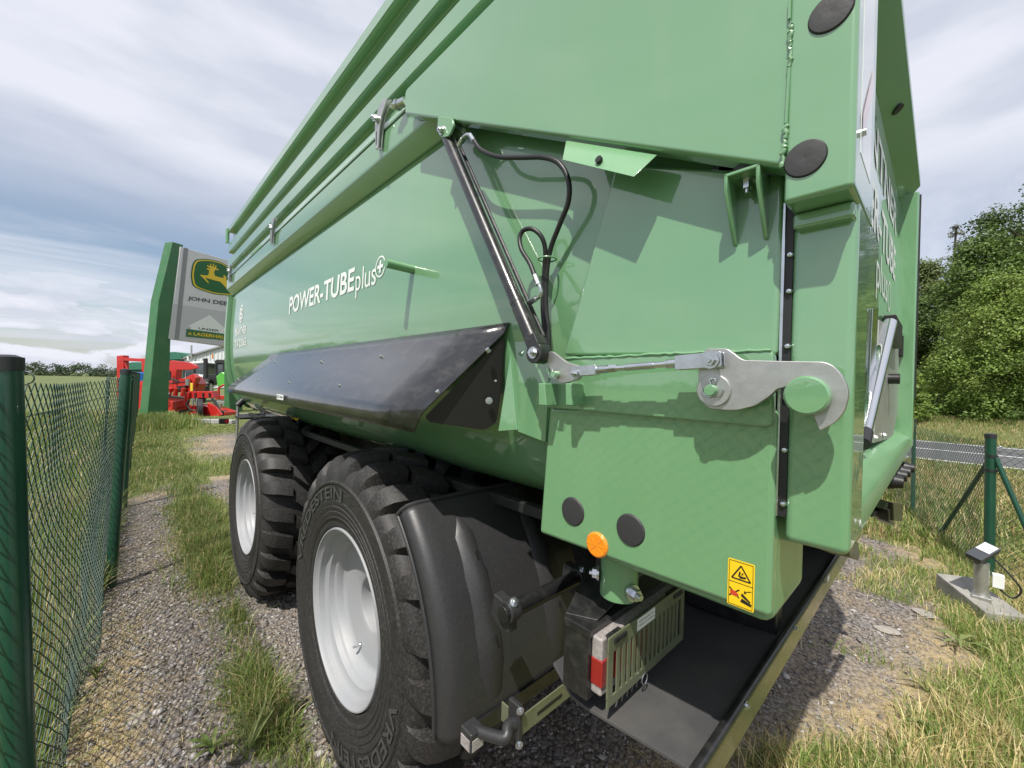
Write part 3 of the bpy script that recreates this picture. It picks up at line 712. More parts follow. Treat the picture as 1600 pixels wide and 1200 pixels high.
    # grain slide: guide plates, tube lever with black end cap, clamp
    yg = TG_Y-.012
    g = [PY(u, v, yg) for u, v in ((1353, 490), (1358, 482), (1366, 482), (1357, 692), (1343, 698))]
    gd = MB().prism(g, (0, .008, 0)).build('slide_guide', 'zinc', TR, bevel=.001)
    g = [PY(u, v, yg-.02) for u, v in ((1364, 482), (1373, 480), (1362, 690), (1354, 692))]
    MB().prism(g, (0, .006, 0)).build('guide_flange', 'chrome', gd, bevel=.001)
    g = [PY(u, v, yg-.004) for u, v in ((1374, 500), (1412, 520), (1411, 600), (1395, 684), (1366, 692))]
    MB().prism(g, (0, .006, 0)).build('slide_plate', 'raw_steel', gd, bevel=.001)
    e0, e1 = PY(1348, 690, .128), PY(1390, 506, .150)
    tb = MB().tube([e0, e1], [.0135, .0235], 20).build('slide_lever', 'chrome', gd)
    d_ = (e1-e0).normalized(); MB().cyl(e0-d_*.012, e0+d_*.05, .0165, n=20).build('lever_cap', 'print_black', tb)
    c = PY(1393, 515, yg-.01); MB().box((c.x-.10, c.y-.02, c.z-.06), (c.x+.28, c.y+.02, c.z+.05)).build('lever_clamp', 'print_black', gd, bevel=.004)
    c = PY(1409, 541, yg-.01); MB().box((c.x-.10, c.y-.01, c.z-.06), (c.x+.16, c.y+.02, c.z+.05)).build('lever_clamp', 'print_black', gd, bevel=.004)
    MB().cyl((c.x, c.y-.03, c.z), (c.x, c.y-.01, c.z), .05, n=18).build('clamp_knob', 'raw_steel', gd)
    c = PY(1396, 592, yg-.02); MB().cyl((c.x, c.y-.02, c.z), (c.x, TG_Y, c.z), .022, n=12).build('locking_knob', 'print_black', gd)
    for u, v in ((1379, 543), (1372, 561), (1380, 680), (1366, 684)): MB().bolt(PY(u, v, yg-.006), (0, -1, 0), .009, .010).build('bolt', 'raw_steel', gd)
    # small rear fittings below the sill
    lg = [PY(u, v, .145) for u, v in ((1325, 845), (1342, 848), (1343, 862), (1342, 876), (1328, 870))]
    MB().prism(lg, (0, .06, 0)).build('lower_lug', 'black_paint', TR, bevel=.002)
    g = [PY(u, v, .160) for u, v in ((1368, 800), (1386, 790), (1390, 812), (1364, 808))]
    MB().prism(g, (0, .10, 0)).build('coupling_carrier', 'black_paint', TR, bevel=.004)
    g = [PY(u, v, .128) for u, v in ((1389, 798), (1396, 785), (1397, 822), (1390, 814))]
    MB().prism(g, (.03, .05, 0)).build('tow_coupling', 'black_paint', TR, bevel=.004)
    g = [PY(u, v, .118) for u, v in ((1396, 785), (1410, 787), (1410, 815), (1397, 814))]
    MB().prism(g, (0, .015, 0)).build('coupling_plate', 'black_paint', TR, bevel=.004)
build_tailgate()

# tailgate lock: hook, boss, turnbuckle, bell crank, hydraulic cylinder and hoses
def build_lock():
    X = .706
    def c5(x, y): return (1040+x/5, 520+y/5)
    out = [(300, 140), (330, 122), (480, 122), (520, 150), (600, 212), (900, 220), (1240, 225), (1310, 255), (1380, 330), (1420, 420), (1430, 490), (1400, 610), (1330, 700), (1210, 765), (1195, 755), (1160, 660), (1150, 630),
           (1235, 590), (1270, 500), (1230, 400), (1100, 345), (990, 380), (940, 425), (870, 436), (820, 490), (700, 570), (560, 605), (470, 605), (330, 590), (250, 510), (235, 450), (255, 380), (255, 290)]
    hk = MB().prism(rounded([PX(*c5(*p), X) for p in out], .006, 3), (.012, 0, 0)).build('locking_hook', 'raw_steel', TR, bevel=.0012)
    b = PX(1259, 618, .690)
    MB().lathe([(0, .0001), (0, .0245), (.003, .0275), (.085, .0275)], b, 'X', 40).build('hook_boss', 'green_paint', TR, bevel=0)
    c = PX(1116, 610, X); MB().lathe([(-.005, .0001), (-.005, .0255), (-.004, .0265), (.001, .0265)], c, 'X', 40).build('washer', 'raw_steel', hk)
    MB().lathe([(-.018, .0001), (-.018, .0085), (-.016, .0095), (.03, .0095)], c+Vector((0, .0015, 0)), 'X', 24).build('pin', 'green_paint', hk)
    def clip(cc, s, parent):
        q = [(-.017, .002), (-.014, -.006), (-.006, -.011), (0, -.009), (.006, -.011), (.013, -.007), (.016, .002)]
        MB().tube(smooth_path([cc+Vector((-.008, -a*s, b_*s)) for a, b_ in q], 5), .0014*s, 7).build('spring_clip', 'zinc', parent)
        q = [(-.002, .008), (-.005, .016), (0, .020), (.005, .016), (.002, .008)]
        MB().tube(smooth_path([cc+Vector((-.008, -a*s, b_*s)) for a, b_ in q], 5), .0014*s, 7).build('spring_clip', 'zinc', parent)
    clip(c, 1., hk)
    # link between lock and bell crank
    Xl = .698
    a0, a1 = PX(872, 583, Xl), PX(1112, 563, Xl); d = (a1-a0).normalized(); up = Vector((1, 0, 0)).cross(d)
    Ln = (a1-a0).length
    def at(t): return a0+d*(Ln*t)
    def upx(u): return (u-872)/(1112-872)
    def seg(u): return PX(u, 583-(u-872)*20/240, Xl)
    tb = MB(); tb.tube([seg(930), seg(1062)], .0058, 16); lk = tb.build('turnbuckle', 'chrome', TR)
    q = MB(); q.tube([seg(952), seg(964)], .0085, 6); q.tube([seg(978), seg(1022)], .0072, 18); q.tube([seg(932), seg(950)], .0085, 16); q.tube([seg(1042), seg(1060)], .0085, 18); q.build('turnbuckle_nut', 'zinc', lk)
    for (ua, ub, hh) in ((897, 934, .0105), (1058, 1130, .0125)):
        p, r = seg(ua), seg(ub)
        mb = MB()
        for off in (-.010, .006): mb.prism(rounded([p+up*hh+Vector((off, 0, 0)), r+up*hh+Vector((off, 0, 0)), r-up*hh+Vector((off, 0, 0)), p-up*hh+Vector((off, 0, 0))], .003), (.004, 0, 0))
        pp, rr = (seg(ub-8), r) if ua < 1000 else (p, seg(ua+8))
        h2 = hh*.9; mb.prism([pp+up*h2+Vector((-.0065, 0, 0)), rr+up*h2+Vector((-.0065, 0, 0)), rr-up*h2+Vector((-.0065, 0, 0)), pp-up*h2+Vector((-.0065, 0, 0))], (.013, 0, 0))
        mb.build('clevis', 'zinc', lk, bevel=.001)
    for (u, v, r_) in ((1110, 563, .0095), (897, 584, .007)):
        MB().bolt(PX(u, v, .687), (-1, 0, 0), r_, .012).build('bolt', 'zinc', lk)
    # bell crank
    e = [(852, 552), (862, 548), (885, 566), (906, 572), (906, 592), (880, 599), (864, 594)]
    bc = MB().prism(rounded([PX(u, v, .702) for u, v in e], .008), (.010, 0, 0)).build('bell_crank', 'raw_steel', TR, bevel=.001)
    c = PX(869, 585, .698); MB().lathe([(-.012, .0001), (-.012, .0068), (-.010, .0078), (.07, .0078)], c, 'X', 20).build('pin', 'green_paint', bc); clip(c+Vector((-.002, 0, 0)), .8, bc)
    # cylinder
    A, B = PX(692, 200, .712), PX(842, 552, .694); d = (B-A).normalized(); Lc = (B-A).length
    cy = MB().tube([A+d*.03, A+d*(Lc-.155)], .0172, 28).build('hydraulic_cylinder', 'black_paint', TR)
    q = MB(); q.tube([A+d*(Lc-.16), A+d*(Lc-.148), A+d*(Lc-.147), A+d*(Lc-.137)], [.0185, .0185, .0176, .0176], 28); q.tube([A+d*(Lc-.136), A+d*(Lc-.03)], .0190, 28)
    q.build('cylinder_gland', 'black_paint', cy, bevel=.0008)
    q = MB(); q.tube([A, A+d*.035], .014, 20); q.cyl(A+Vector((-.013, 0, 0)), A+Vector((.03, 0, 0)), .02, n=24); q.build('cylinder_eye', 'black_paint', cy, bevel=.001)
    q = MB(); q.cyl(B+Vector((-.018, 0, 0)), B+Vector((.018, 0, 0)), .0245, n=30); q.prism([B+Vector((-.018, .020, .008)), B+Vector((-.018, -.012, .022)), B+Vector((-.018, -.012, .022))-d*.03, B+Vector((-.018, .02, .008))-d*.03], (.036, 0, 0))
    ey = q.build('cylinder_eye', 'black_paint', cy, bevel=.0015); MB().bolt(B+Vector((-.018, 0, 0)), (-1, 0, 0), .0095, .013).build('bolt', 'zinc', ey)
    q = MB(); MB().tube([A+d*.05+Vector((.03, -.012, 0)), A+d*(Lc-.05)+Vector((.03, -.012, 0))], .006, 10).build('pressure_pipe', 'black_paint', cy)
    # hoses
    def hose(px, Xs, r=.0062):
        pts = smooth_path([PX(u, v, x) for (u, v), x in zip(px, Xs)], 10); return MB().tube(pts, r, 14)
    h1 = [(738, 215), (752, 234), (780, 245), (815, 246), (850, 246), (874, 256), (888, 282), (888, 315), (874, 352), (860, 390), (854, 430), (853, 480), (857, 520), (858, 560)]
    o = hose(h1, [.71, .71, .712, .715, .718, .722, .728, .735, .742, .75, .755, .757, .757, .757]).build('hydraulic_hose', 'hose_rubber', TR)
    q = MB(); q.tube(smooth_path([PX(717, 229, .715), PX(722, 217, .711), PX(731, 210, .71), PX(738, 216, .71)], 5), .0052, 12); q.tube([PX(735, 211, .71), PX(741, 220, .71)], .0075, 6); q.tube([PX(716, 228, .716), PX(723, 217, .712)], .0080, 6)
    q.build('hose_fitting', 'zinc', o)
    h2 = [(838, 438), (828, 412), (815, 390), (812, 372), (818, 360), (832, 358), (846, 370), (852, 392), (850, 430), (848, 480), (852, 530)]
    o = hose(h2, [.705, .708, .71, .713, .716, .72, .73, .742, .752, .755, .757], .0058).build('hydraulic_hose', 'hose_rubber', TR)
    q = MB(); q.tube(smooth_path([PX(838, 436, .705), PX(845, 452, .706), PX(843, 463, .708), PX(832, 470, .712)], 5), .0048, 12); q.tube([PX(836, 430, .705), PX(842, 445, .705)], .0072, 6); q.tube([PX(838, 466, .709), PX(826, 473, .714)], .0075, 6)
    q.build('hose_fitting', 'zinc', o)
    rc = PX(855, 405, .745); pts = [rc+Vector((.022*math.cos(t), .022*math.sin(t), 0)) for t in np.linspace(0, 2*math.pi, 22)]
    MB().tube(pts, .0022, 8, False).build('hose_ring', 'green_paint_satin', TR)
build_lock()

# wheels
def build_wheel_meshes():
    C0 = (0, 0, 0)
    prof = [(.055, .338), (.030, .345), (.012, .362), (.010, .385), (.004, .392), (.003, .398), (.006, .401), (.001, .415), (.0005, .421), (.003, .424), (-.002, .438), (-.003, .444), (.0, .447), (-.004, .462), (-.0045, .470), (-.001, .474), (-.004, .50), (-.003, .535), (-.008, .542), (-.008, .548), (.0, .553), (.006, .575), (.016, .592), (.040, .606), (.09, .614), (.16, .618), (.30, .620)]
    full = prof+[(.60-a, r) for a, r in prof[::-1][1:]]
    mb = MB(); mb.lathe(full, C0, 'X', 120)
    n = 24; pitch = 2*math.pi/n
    def lug(stations, a0, hw):
        rings = []
        for (x, rb, rt, sk, wf) in stations:
            r_ = []
            for (da, rr) in ((-hw*wf*1.22, rb), (-hw*wf, rt), (0, rt+.001), (hw*wf, rt), (hw*wf*1.22, rb)):
                t = a0+sk+da; r_.append((x, rr*math.cos(t), rr*math.sin(t)))
            rings.append(r_)
        mb.ring_loft(rings, True, True, True)
    for k in range(n):
        for side in (0, 1):
            a = k*pitch+(side*.5)*pitch
            fx = (lambda x: x) if side == 0 else (lambda x: .60-x)
            sg = 1 if side == 0 else -1
            st = [(.000, .535, .556, -.030, .72), (.004, .57, .592, -.024, .85), (.018, .585, .630, -.012, .97), (.045, .598, .656, .0, 1.02), (.085, .605, .668, .014, 1.02), (.150, .608, .674, .045, .97), (.168, .608, .673, .055, .93)]
            lug([(fx(x), rb, rt, sk, wf) for x, rb, rt, sk, wf in st], a, .062)
            st2 = [(.186, .608, .674, .03, .78), (.215, .608, .676, .06, 1.0), (.262, .608, .676, .13, 1.0), (.285, .608, .675, .16, .8)]
            lug([(fx(x), rb, rt, sk, wf) for x, rb, rt, sk, wf in st2], a+.09, .066)
    tyre = mb
    rim = MB(); rp = [(.034, .350), (.018, .352), (.010, .349), (.010, .344), (.020, .338), (.030, .326), (.055, .322), (.062, .312), (.066, .297), (.088, .291), (.094, .283), (.100, .279), (.125, .275), (.134, .266), (.138, .25), (.140, .125), (.146, .114), (.16, .110), (.225, .108), (.23, .0001)]
    rim.lathe(rp, C0, 'X', 96)
    hub = MB(); hub.lathe([(.195, .0001), (.195, .05), (.205, .06), (.24, .06)], C0, 'X', 32)
    for k in range(10):
        t = 2*math.pi*k/10; p = Vector((.217, .085*math.cos(t), .085*math.sin(t))); hub.bolt(p, (-1, 0, 0), .010, .02)
    valve = MB(); valve.cyl((.246, 0, 0), (.21, 0, 0), .006, n=10); valve.cyl((.248, 0, 0), (.240, 0, 0), .011, n=6)
    letter = MB()
    def arc_text(txt, th0, th1, r0, hgt):
        V, F, asp = text_mesh(txt, .012)
        letter.add([(-.0085, -(r0+hgt*t)*math.sin(th0+(th1-th0)*s), (r0+hgt*t)*math.cos(th0+(th1-th0)*s)) for s, t in V], F)
    arc_text('VREDESTEIN', R(97), R(182), .478, .052)
    return dict(tyre=(tyre, 'tyre_rubber'), rim=(rim, 'rim_silver'), hub=(hub, 'rim_silver'), valve=(valve, 'zinc'), sidewall_lettering=(letter, 'tyre_letter'))
def build_wheels():
    W = build_wheel_meshes(); proto = {}
    for nme, (mb, mt) in W.items():
        proto[nme] = mb.build(nme, mt, None, smooth=32)
    spots = [((.655, 1.70, .648), 0, 0), ((.655, 3.61, .648), 0, 37), ((2*XM-.655, 1.70, .648), 180, 10), ((2*XM-.655, 3.61, .648), 180, 50)]
    for i, (c, rz, rx) in enumerate(spots):
        wh = proto['hub'] if i == 0 else proto['hub'].copy()
        if i: COL.objects.link(wh)
        wh.name = 'wheel'; wh.parent = TR; wh.location = Vector(c)-ORG[TR.name]; wh.rotation_euler = (R(rx) if rz == 0 else -R(rx), 0, R(rz))
        for nme in ('tyre', 'rim', 'sidewall_lettering', 'valve'):
            ch = proto[nme] if i == 0 else proto[nme].copy()
            if i: COL.objects.link(ch)
            ch.parent = wh
            if nme == 'sidewall_lettering':
                c2 = ch.copy(); COL.objects.link(c2); c2.parent = wh; c2.rotation_euler = (math.pi, 0, 0)
            if nme == 'valve': ch.location = (-.108, .085, -.215)
    # axles, springs, chassis
    for y in (1.70, 3.61):
        MB().cyl((.90, y, .648), (2*XM-.90, y, .648), .07, n=16).build('axle', 'chassis_dark', TR)
    for x in (1.42, 2*XM-1.42):
        MB().box((x-.06, .55, 1.0), (x+.06, 6.6, 1.22)).build('chassis_beam', 'chassis_dark', TR, bevel=.008)
        MB().box((x-.05, 1.55, .74), (x+.05, 3.8, .86)).build('spring_pack', 'chassis_dark', TR, bevel=.01)
        for y in (1.7, 2.65, 3.61): MB().box((x-.045, y-.09, .83), (x+.045, y+.09, 1.02)).build('hanger', 'chassis_dark', TR, bevel=.008)
    for y in (.62, 2.65, 4.6, 6.4): MB().box((1.36, y-.05, 1.02), (2*XM-1.36, y+.05, 1.18)).build('cross_member', 'chassis_dark', TR, bevel=.008)
    MB().box((1.82, 6.4, .85), (2.04, 8.6, 1.0)).build('drawbar', 'chassis_dark', TR, bevel=.01)
    MB().cyl((1.93, 8.3, .0), (1.93, 8.3, .95), .045, n=14).build('parking_jack', 'chassis_dark', TR)
    # long black rail under the tub edge, yellow marking, front ladder
    MB().box((.965, .70, 1.20), (1.0, 5.2, 1.235)).build('side_rail', 'chassis_dark', TR, bevel=.003)
    p = PX(463, 654, .985); MB().box((.960, p.y-.12, p.z-.006), (.964, p.y+.10, p.z+.010)).build('marker_strip', 'yellow_paint', TR)
    fx = 5.45
    lad = MB(); xa, xb = PY(371, 650, fx).x, PY(413, 640, fx).x
    for x in (xa, xb): lad.tube([(x, fx, .42), (x, fx, 1.30)], .014, 8)
    ld = lad.build('ladder', 'raw_steel', TR)
    for z in (.55, .80, 1.05, 1.20): MB().tube([(xa, fx, z), (xb, fx, z)], .011, 8).build('rung', 'raw_steel', ld)
    MB().box((xa-.02, fx-.25, 1.165), (2.6, fx+.05, 1.185)).build('front_crossbar', 'black_paint', TR)
    lp = MB().box((xa-.17, fx-.02, 1.10), (xa-.08, fx+.03, 1.16)).build('marker_lamp', 'print_black', TR, bevel=.01); MB().cyl((xa-.10, fx-.02, 1.13), (xa-.10, fx-.026, 1.13), .02, n=14).build('lamp_lens', 'lens_red', lp)
    t0, t1 = PX(383, 622, .93), PX(371, 634, .86); MB().tube([t0, t1], .035, 14).build('drain_hose', 'hose_rubber', TR)
build_wheels()

# mudguard behind the rear wheel
def build_mudguard():
    cy, cz, Rm = 1.70, .648, .815
    x0, x1 = .632, 1.255
    th = np.linspace(R(0), R(47), 26)       # angle above the horizontal, on the rear side
    def pt(x, a, dr=0): return Vector((x, cy-(Rm+dr)*math.cos(a), cz+(Rm+dr)*math.sin(a)))
    xs = [x0, x0+.004, x0+.016, x0+.040, x0+.075, .80, .95, 1.10, x1]
    dr = [-.055, -.026, -.008, .0, .001, .004, .004, .002, 0]
    vs = []; fs = []
    for a in th:
        for x, d in zip(xs, dr): vs.append(pt(x, a, d))
    k = len(xs)
    for i in range(len(th)-1):
        for j in range(k-1): fs.append((i*k+j, i*k+j+1, (i+1)*k+j+1, (i+1)*k+j))
    mg = MB().add(vs, fs).build('mudguard', 'black_plastic', TR, smooth=50)
    s = mg.modifiers.new('solid', 'SOLIDIFY'); s.thickness = .006; s.offset = -1
    MB().tube([pt(x, th[-1], d-.002) for x, d in zip(xs, dr)], .007, 8).build('rolled_edge', 'black_plastic', mg)
    MB().tube([pt(xs[0], a, dr[0]) for a in th], .006, 8).build('rolled_edge', 'black_plastic', mg)
    # raised channel ribs pressed into the sheet
    for xr in (.80, 1.09):
        mb = MB(); ring = []
        for a, wd, hh in ((R(42), .004, .0), (R(37), .024, .012), (R(28), .028, .024), (R(17), .030, .026), (R(10), .030, .014), (R(4), .022, .0)):
            ring.append([pt(xr-wd*1.6, a, .002), pt(xr-wd*.6, a, .004+hh), pt(xr+wd*.6, a, .004+hh), pt(xr+wd*1.6, a, .002)])
        mb.ring_loft(ring, True, True, True); mb.build('pressed_rib', 'black_plastic', mg, smooth=80)
        MB().prism([pt(xr+.004, R(33), .0235), pt(xr+.012, R(33), .0235), pt(xr+.012, R(15), .031), pt(xr+.004, R(15), .031)], (0, -.002, 0)).build('rib_slot', 'print_black', mg)
    # support tube with two clamps
    e0 = PX(793, 956, .735); y, z = e0.y, e0.z
    y = min(y, pt(.74, R(9), .06).y)
    tb = MB().tube([(.715, y, z), (1.30, y, z)], .0215, 22).build('support_tube', 'black_paint', TR, bevel=.002)
    for x in (.745, .755+.285):
        q = MB(); q.cyl((x-.018, y, z), (x+.018, y, z), .0275, n=24); q.prism([(x-.016, y-.01, z+.02), (x-.016, y+.05, z+.03), (x-.016, y+.06, z-.03), (x-.016, y+.02, z-.055), (x-.016, y-.012, z-.05)], (.032, 0, 0))
        cl = q.build('tube_clamp', 'black_plastic', tb, bevel=.003); MB().bolt((x, y-.012, z+.026), (-.2, -.6, .7), .009, .014).build('bolt', 'zinc', cl)
    # lower bracket strip and side marker lamp
    yb = pt(.8, R(-7), .03).y
    a, b = PX(812, 1140, .735), PX(905, 1085, .88); yy = a.y; zz = a.z
    br = MB(); br.box((.735, yy, zz-.020), (1.02, yy+.004, zz+.030)); br.box((.735, yy, zz-.020), (.739, yy+.07, zz+.030)); MB().box((.70, cy-Rm-.012, cz-.012), (1.25, cy-Rm-.004, cz+.035)).build('lower_strip', 'black_paint', mg, bevel=.002)
    bk = br.build('lamp_bracket', 'olive_steel', TR, bevel=.0015); MB().box((.80, yy-.001, zz+.000), (.90, yy+.001, zz+.009)).build('bracket_slot', 'print_black', bk)
    q = MB(); q.box((.725, yy-.006, zz-.04), (.740, yy+.035, zz+.065)); q.build('lamp_mount', 'black_plastic', bk, bevel=.004)
    for dz in (-.03, .055): MB().bolt((.728, yy-.006, zz+dz), (-.5, -1, 0), .007, .008).build('bolt', 'zinc', bk)
    c = PX(738, 1150, .650)
    arm = MB(); arm.tube(smooth_path([(.728, yy+.01, zz+.015), (.705, yy+.012, zz+.018), (.685, yy+.004, zz+.005), (c.x+.006, c.y, c.z+.012)], 5), [.014]*16, 14)
    am = arm.build('lamp_arm', 'black_plastic', TR)
    lb = MB(); s_ = .0215
    lb.box((c.x-s_, c.y-s_, c.z-s_*1.1), (c.x+s_*1.1, c.y+s_*1.1, c.z+s_*1.2)); lo = lb.build('marker_lamp', 'black_plastic', TR, bevel=.005)
    MB().box((c.x-s_-.0015, c.y-s_*.78, c.z-s_*.85), (c.x-s_+.002, c.y+s_*.85, c.z+s_*.45)).build('lamp_lens', 'lens_clear', lo, bevel=.001)
    MB().box((c.x-s_*.78, c.y-s_-.0015, c.z-s_*.85), (c.x+s_*.85, c.y-s_+.002, c.z+s_*.45)).build('lamp_lens', 'lens_clear', lo, bevel=.001)
    return mg
build_mudguard()

# rear light with its slotted guard, apron, bumper rail
def build_rear_light():
    xa, xb = .775, 1.155; y = .490
    tl, bl = PY(952, 1010, y), PY(944, 1108, y)
    z1, z0 = tl.z, bl.z
    z1 = max(z1, z0+.145)
    # housing and lens
    h = MB(); h.box((xa-.01, y+.045, z0-.01), (xb, y+.115, z1+.006)); hs = h.build('light_housing', 'black_paint', TR, bevel=.003)
    MB().box((xa+.002, y+.016, z0+.008), (xb-.01, y+.046, z1-.008)).build('light_lens', 'lens_clear', hs, bevel=.006)
    MB().box((xa-.0005, y+.013, z0+.030), (xa+.20, y+.044, z1-.055)).build('light_lens', 'lens_red', hs, bevel=.003)
    MB().box((xa-.012, y+.04, z1-.012), (xb+.004, y+.115, z1+.0075)).build('housing_rim', 'black_paint', hs, bevel=.002)
    # guard: frame and one bar between every two slots
    ns = 15; gx0, gx1 = xa, xb; m_ = .020; pw = (gx1-gx0-2*m_)/ns
    g = MB().box((gx0, y-.002, z1-.030), (gx1, y+.002, z1+.004)).build('light_guard', 'olive_steel', TR, bevel=.001)
    MB().box((gx0, y-.002, z0-.006), (gx1, y+.002, z0+.016)).build('guard_edge', 'olive_steel', g, bevel=.001)
    for x0, x1 in ((gx0, gx0+m_), (gx1-m_, gx1)): MB().box((x0, y-.0019, z0+.012), (x1, y+.0019, z1-.026)).build('guard_edge', 'olive_steel', g)
    me = None
    for k in range(1, ns):
        x = gx0+m_+pw*k
        MB().box((x-pw*.27, y-.0017, z0+.012), (x+pw*.27, y+.0017, z1-.026)).build('guard_bar', 'olive_steel', g)
    for x in (gx0+.02, gx1-.07): MB().box((x, y-.006, z1-.014), (x+.05, y+.02, z1-.004)).build('guard_hinge', 'black_paint', g, bevel=.001)
    MB().box((gx0+.12, y-.0032, z1-.026), (gx0+.205, y-.0022, z1+.002)).build('data_label', 'white_print', g)
    for k in range(2): put_text(('Sicherungsring nach', 'Gebrauch verriegeln')[k], lambda s, t: (gx0+.126+.072*s, y-.0038, z1-.009-.010*k+.006*t), 'lettering', 'print_black', g, 0)
    c = Vector((gx0+.150, y-.008, z0-.004)); rg = [c+Vector((.013*math.cos(t), -.001, .013*math.sin(t))) for t in np.linspace(0, 2*math.pi, 20)]
    MB().tube(rg, .0014, 7, False).build('locking_ring', 'zinc', g)
    # bracket plates above, struts
    MB().prism([(xa+.0, y+.12, z1+.01), (xa+.03, y+.02+.03, z1+.012), (.98, y+.05, z1+.05), (.98, y+.2, z1+.05)], (0, 0, -.006)).build('light_bracket', 'black_paint', TR, bevel=.002)
    MB().box((.965, y+.10, .95), (1.02, y+.17, 1.28)).build('light_bracket', 'black_paint', TR, bevel=.003)
    MB().box((1.03, y+.10, 1.02), (2*XM-1.03, y+.112, 1.27)).build('rear_plate', 'olive_steel', TR)
    # apron sheet, black rail, hanging strip
    yr = .305; zr = .945
    r0 = PY(1090, 1200, yr); zr = r0.z
    xl = .795; xr = 2*XM-.795
    MB().prism([(xl, yr+.006, zr-.004), (xl, .56, zr-.030), (xl, .60, zr-.028), (xl, .66, zr+.02), (xl, .66, zr+.012), (xl, .60, zr-.036), (xl, .56, zr-.038), (xl, yr+.006, zr-.012)], (xr-xl, 0, 0)).build('rear_apron', 'apron_dark', TR, bevel=.001)
    rl = MB().tube([(xl-.01, yr, zr), (xr+.01, yr, zr)], .011, 14).build('apron_rail', 'black_paint', TR)
    MB().box((xl, yr-.003, zr-.085), (xr, yr+.002, zr-.006)).build('hanging_strip', 'apron_strip', rl)
    for x in np.arange(xl+.25, xr, .45): MB().bolt((float(x), yr-.011, zr), (0, -1, .2), .006, .007).build('bolt', 'zinc', rl)
    MB().box((2.05, yr-.006, zr-.035), (2.09, yr-.004, zr-.005)).build('data_label', 'white_print', rl)
    for x in (1.45, 2*XM-1.45): MB().box((x-.03, yr+.02, zr-.02), (x+.03, .60, 1.12)).build('apron_bracket', 'black_paint', TR, bevel=.004)
build_rear_light()

# ------------------------------------------------------------------ fences
def wire_segments(A, B, r, n=4):
    """many straight thin tubes at once: arrays of start and end points"""
    A = np.asarray(A, float); B = np.asarray(B, float); d = B-A; d /= np.linalg.norm(d, axis=1)[:, None]+1e-9
    ref = np.tile([.31, .92, .21], (len(A), 1)); u = np.cross(d, ref); u /= np.linalg.norm(u, axis=1)[:, None]; v = np.cross(d, u)
    V = np.zeros((len(A), 2*n, 3))
    for k in range(n):
        o = (u*math.cos(2*math.pi*k/n)+v*math.sin(2*math.pi*k/n))*np.asarray(r).reshape(-1, 1)
        V[:, k] = A+o; V[:, n+k] = B+o
    base = (np.arange(len(A))*2*n)[:, None]
    F = np.concatenate([base+np.array([[k, (k+1) % n, n+(k+1) % n, n+k]]) for k in range(n)])
    return V.reshape(-1, 3), F
def chain_link(name, pts, tops, bots, parent, cell=.072, row=.066, r=.0023, wave=.02, seed=0, lean=None):
    """diamond mesh hung on a line of posts; pts are ground points, tops and bots give the heights at each"""
    P = np.array(pts, float); seg = np.linalg.norm(np.diff(P, axis=0), axis=1); cum = np.concatenate([[0], np.cumsum(seg)]); Ltot = cum[-1]
    ncol = int(Ltot/(cell/2)); nrow = int(np.ceil(max(np.array(tops)-np.array(bots))/(row/2)))
    def pos(i, j):
        s = i*cell/2; t = np.interp(s, cum, tops); b = np.interp(s, cum, bots)
        fr = np.abs(((s[..., None]-cum[None]) if np.ndim(s) else s-cum)).min(-1) if True else 0
        sag = .028*np.sin(np.clip(fr/1.25, 0, 1)*math.pi/2)
        z = b+(t-b-sag)*(j/nrow)
        ph = grid_noise(s, z, .5, seed)-.5
        x = np.interp(s, cum, P[:, 0]); y = np.interp(s, cum, P[:, 1])
        dx = np.gradient(np.interp(np.linspace(0, Ltot, 400), cum, P[:, 0])); 
        off = wave*ph*2+.006*np.where((i+j) % 2 == 0, 1, -1)*0
        tx, ty = (P[-1]-P[0])/np.linalg.norm(P[-1]-P[0])
        jit = (grid_noise(i*7.3, j*3.1, 1., seed+3)-.5)*cell*.16
        jz = (grid_noise(i*5.1, j*9.7, 1., seed+4)-.5)*row*.14
        ln = (lean(s, z) if lean else 0)
        return np.stack([x-ty*(off+ln)+tx*jit, y+tx*(off+ln)+ty*jit, z+jz], -1)
    I, J = np.meshgrid(np.arange(ncol+1), np.arange(nrow+1), indexing='ij')
    G = pos(I.astype(float), J.astype(float))
    A, B = [], []
    m = ((I+J) % 2 == 0)
    mm = m[:-1, :-1]; A.append(G[:-1, :-1][mm]); B.append(G[1:, 1:][mm])
    mm = m[1:, :-1]; A.append(G[1:, :-1][mm]); B.append(G[:-1, 1:][mm])
    A = np.concatenate(A); B = np.concatenate(B)
    V, F = wire_segments(A, B, np.full(len(A), r), 4)
    me = np_mesh(name, V, F); me.shade_smooth()
    o = bpy.data.objects.new(name, me); COL.objects.link(o); me.materials.append(MATS['fence_wire'])
    org = origin(parent); me.transform(Matrix.Translation(-org)); o.parent = parent; ORG[o.name] = org; o['kind'] = 'stuff'
    for fr in (.93, .03):                      # tension wires
        i = np.arange(0, ncol+1, 8).astype(float); q = pos(i, np.full_like(i, nrow*fr))
        MB().tube([tuple(p) for p in q], .0019, 6).build('tension_wire', 'fence_wire', parent)
def post(parent, base, top, r, cap=True):
    base = Vector(base); top = Vector(top); d = (top-base).normalized()
    p = MB().cyl(base-d*.12, top, r, n=24).build('post', 'fence_green', parent)
    if cap: MB().lathe([(-.03, r+.0025), (.004, r+.0025), (.010, r*.8), (.012, .0001)], (0, 0, 0), 'Z', 24)
    if cap:
        q = MB(); q.cyl(top-d*.030, top+d*.006, r+.0028, n=24); q.cyl(top+d*.005, top+d*.013, r+.0015, r*.6, 24); q.build('post_cap', 'post_cap', p)
    return p
LF = thing('chain_link_fence', 'green chain link fence with leaning posts along the field on the left', 'fence', (-.06, 4.3, 0))
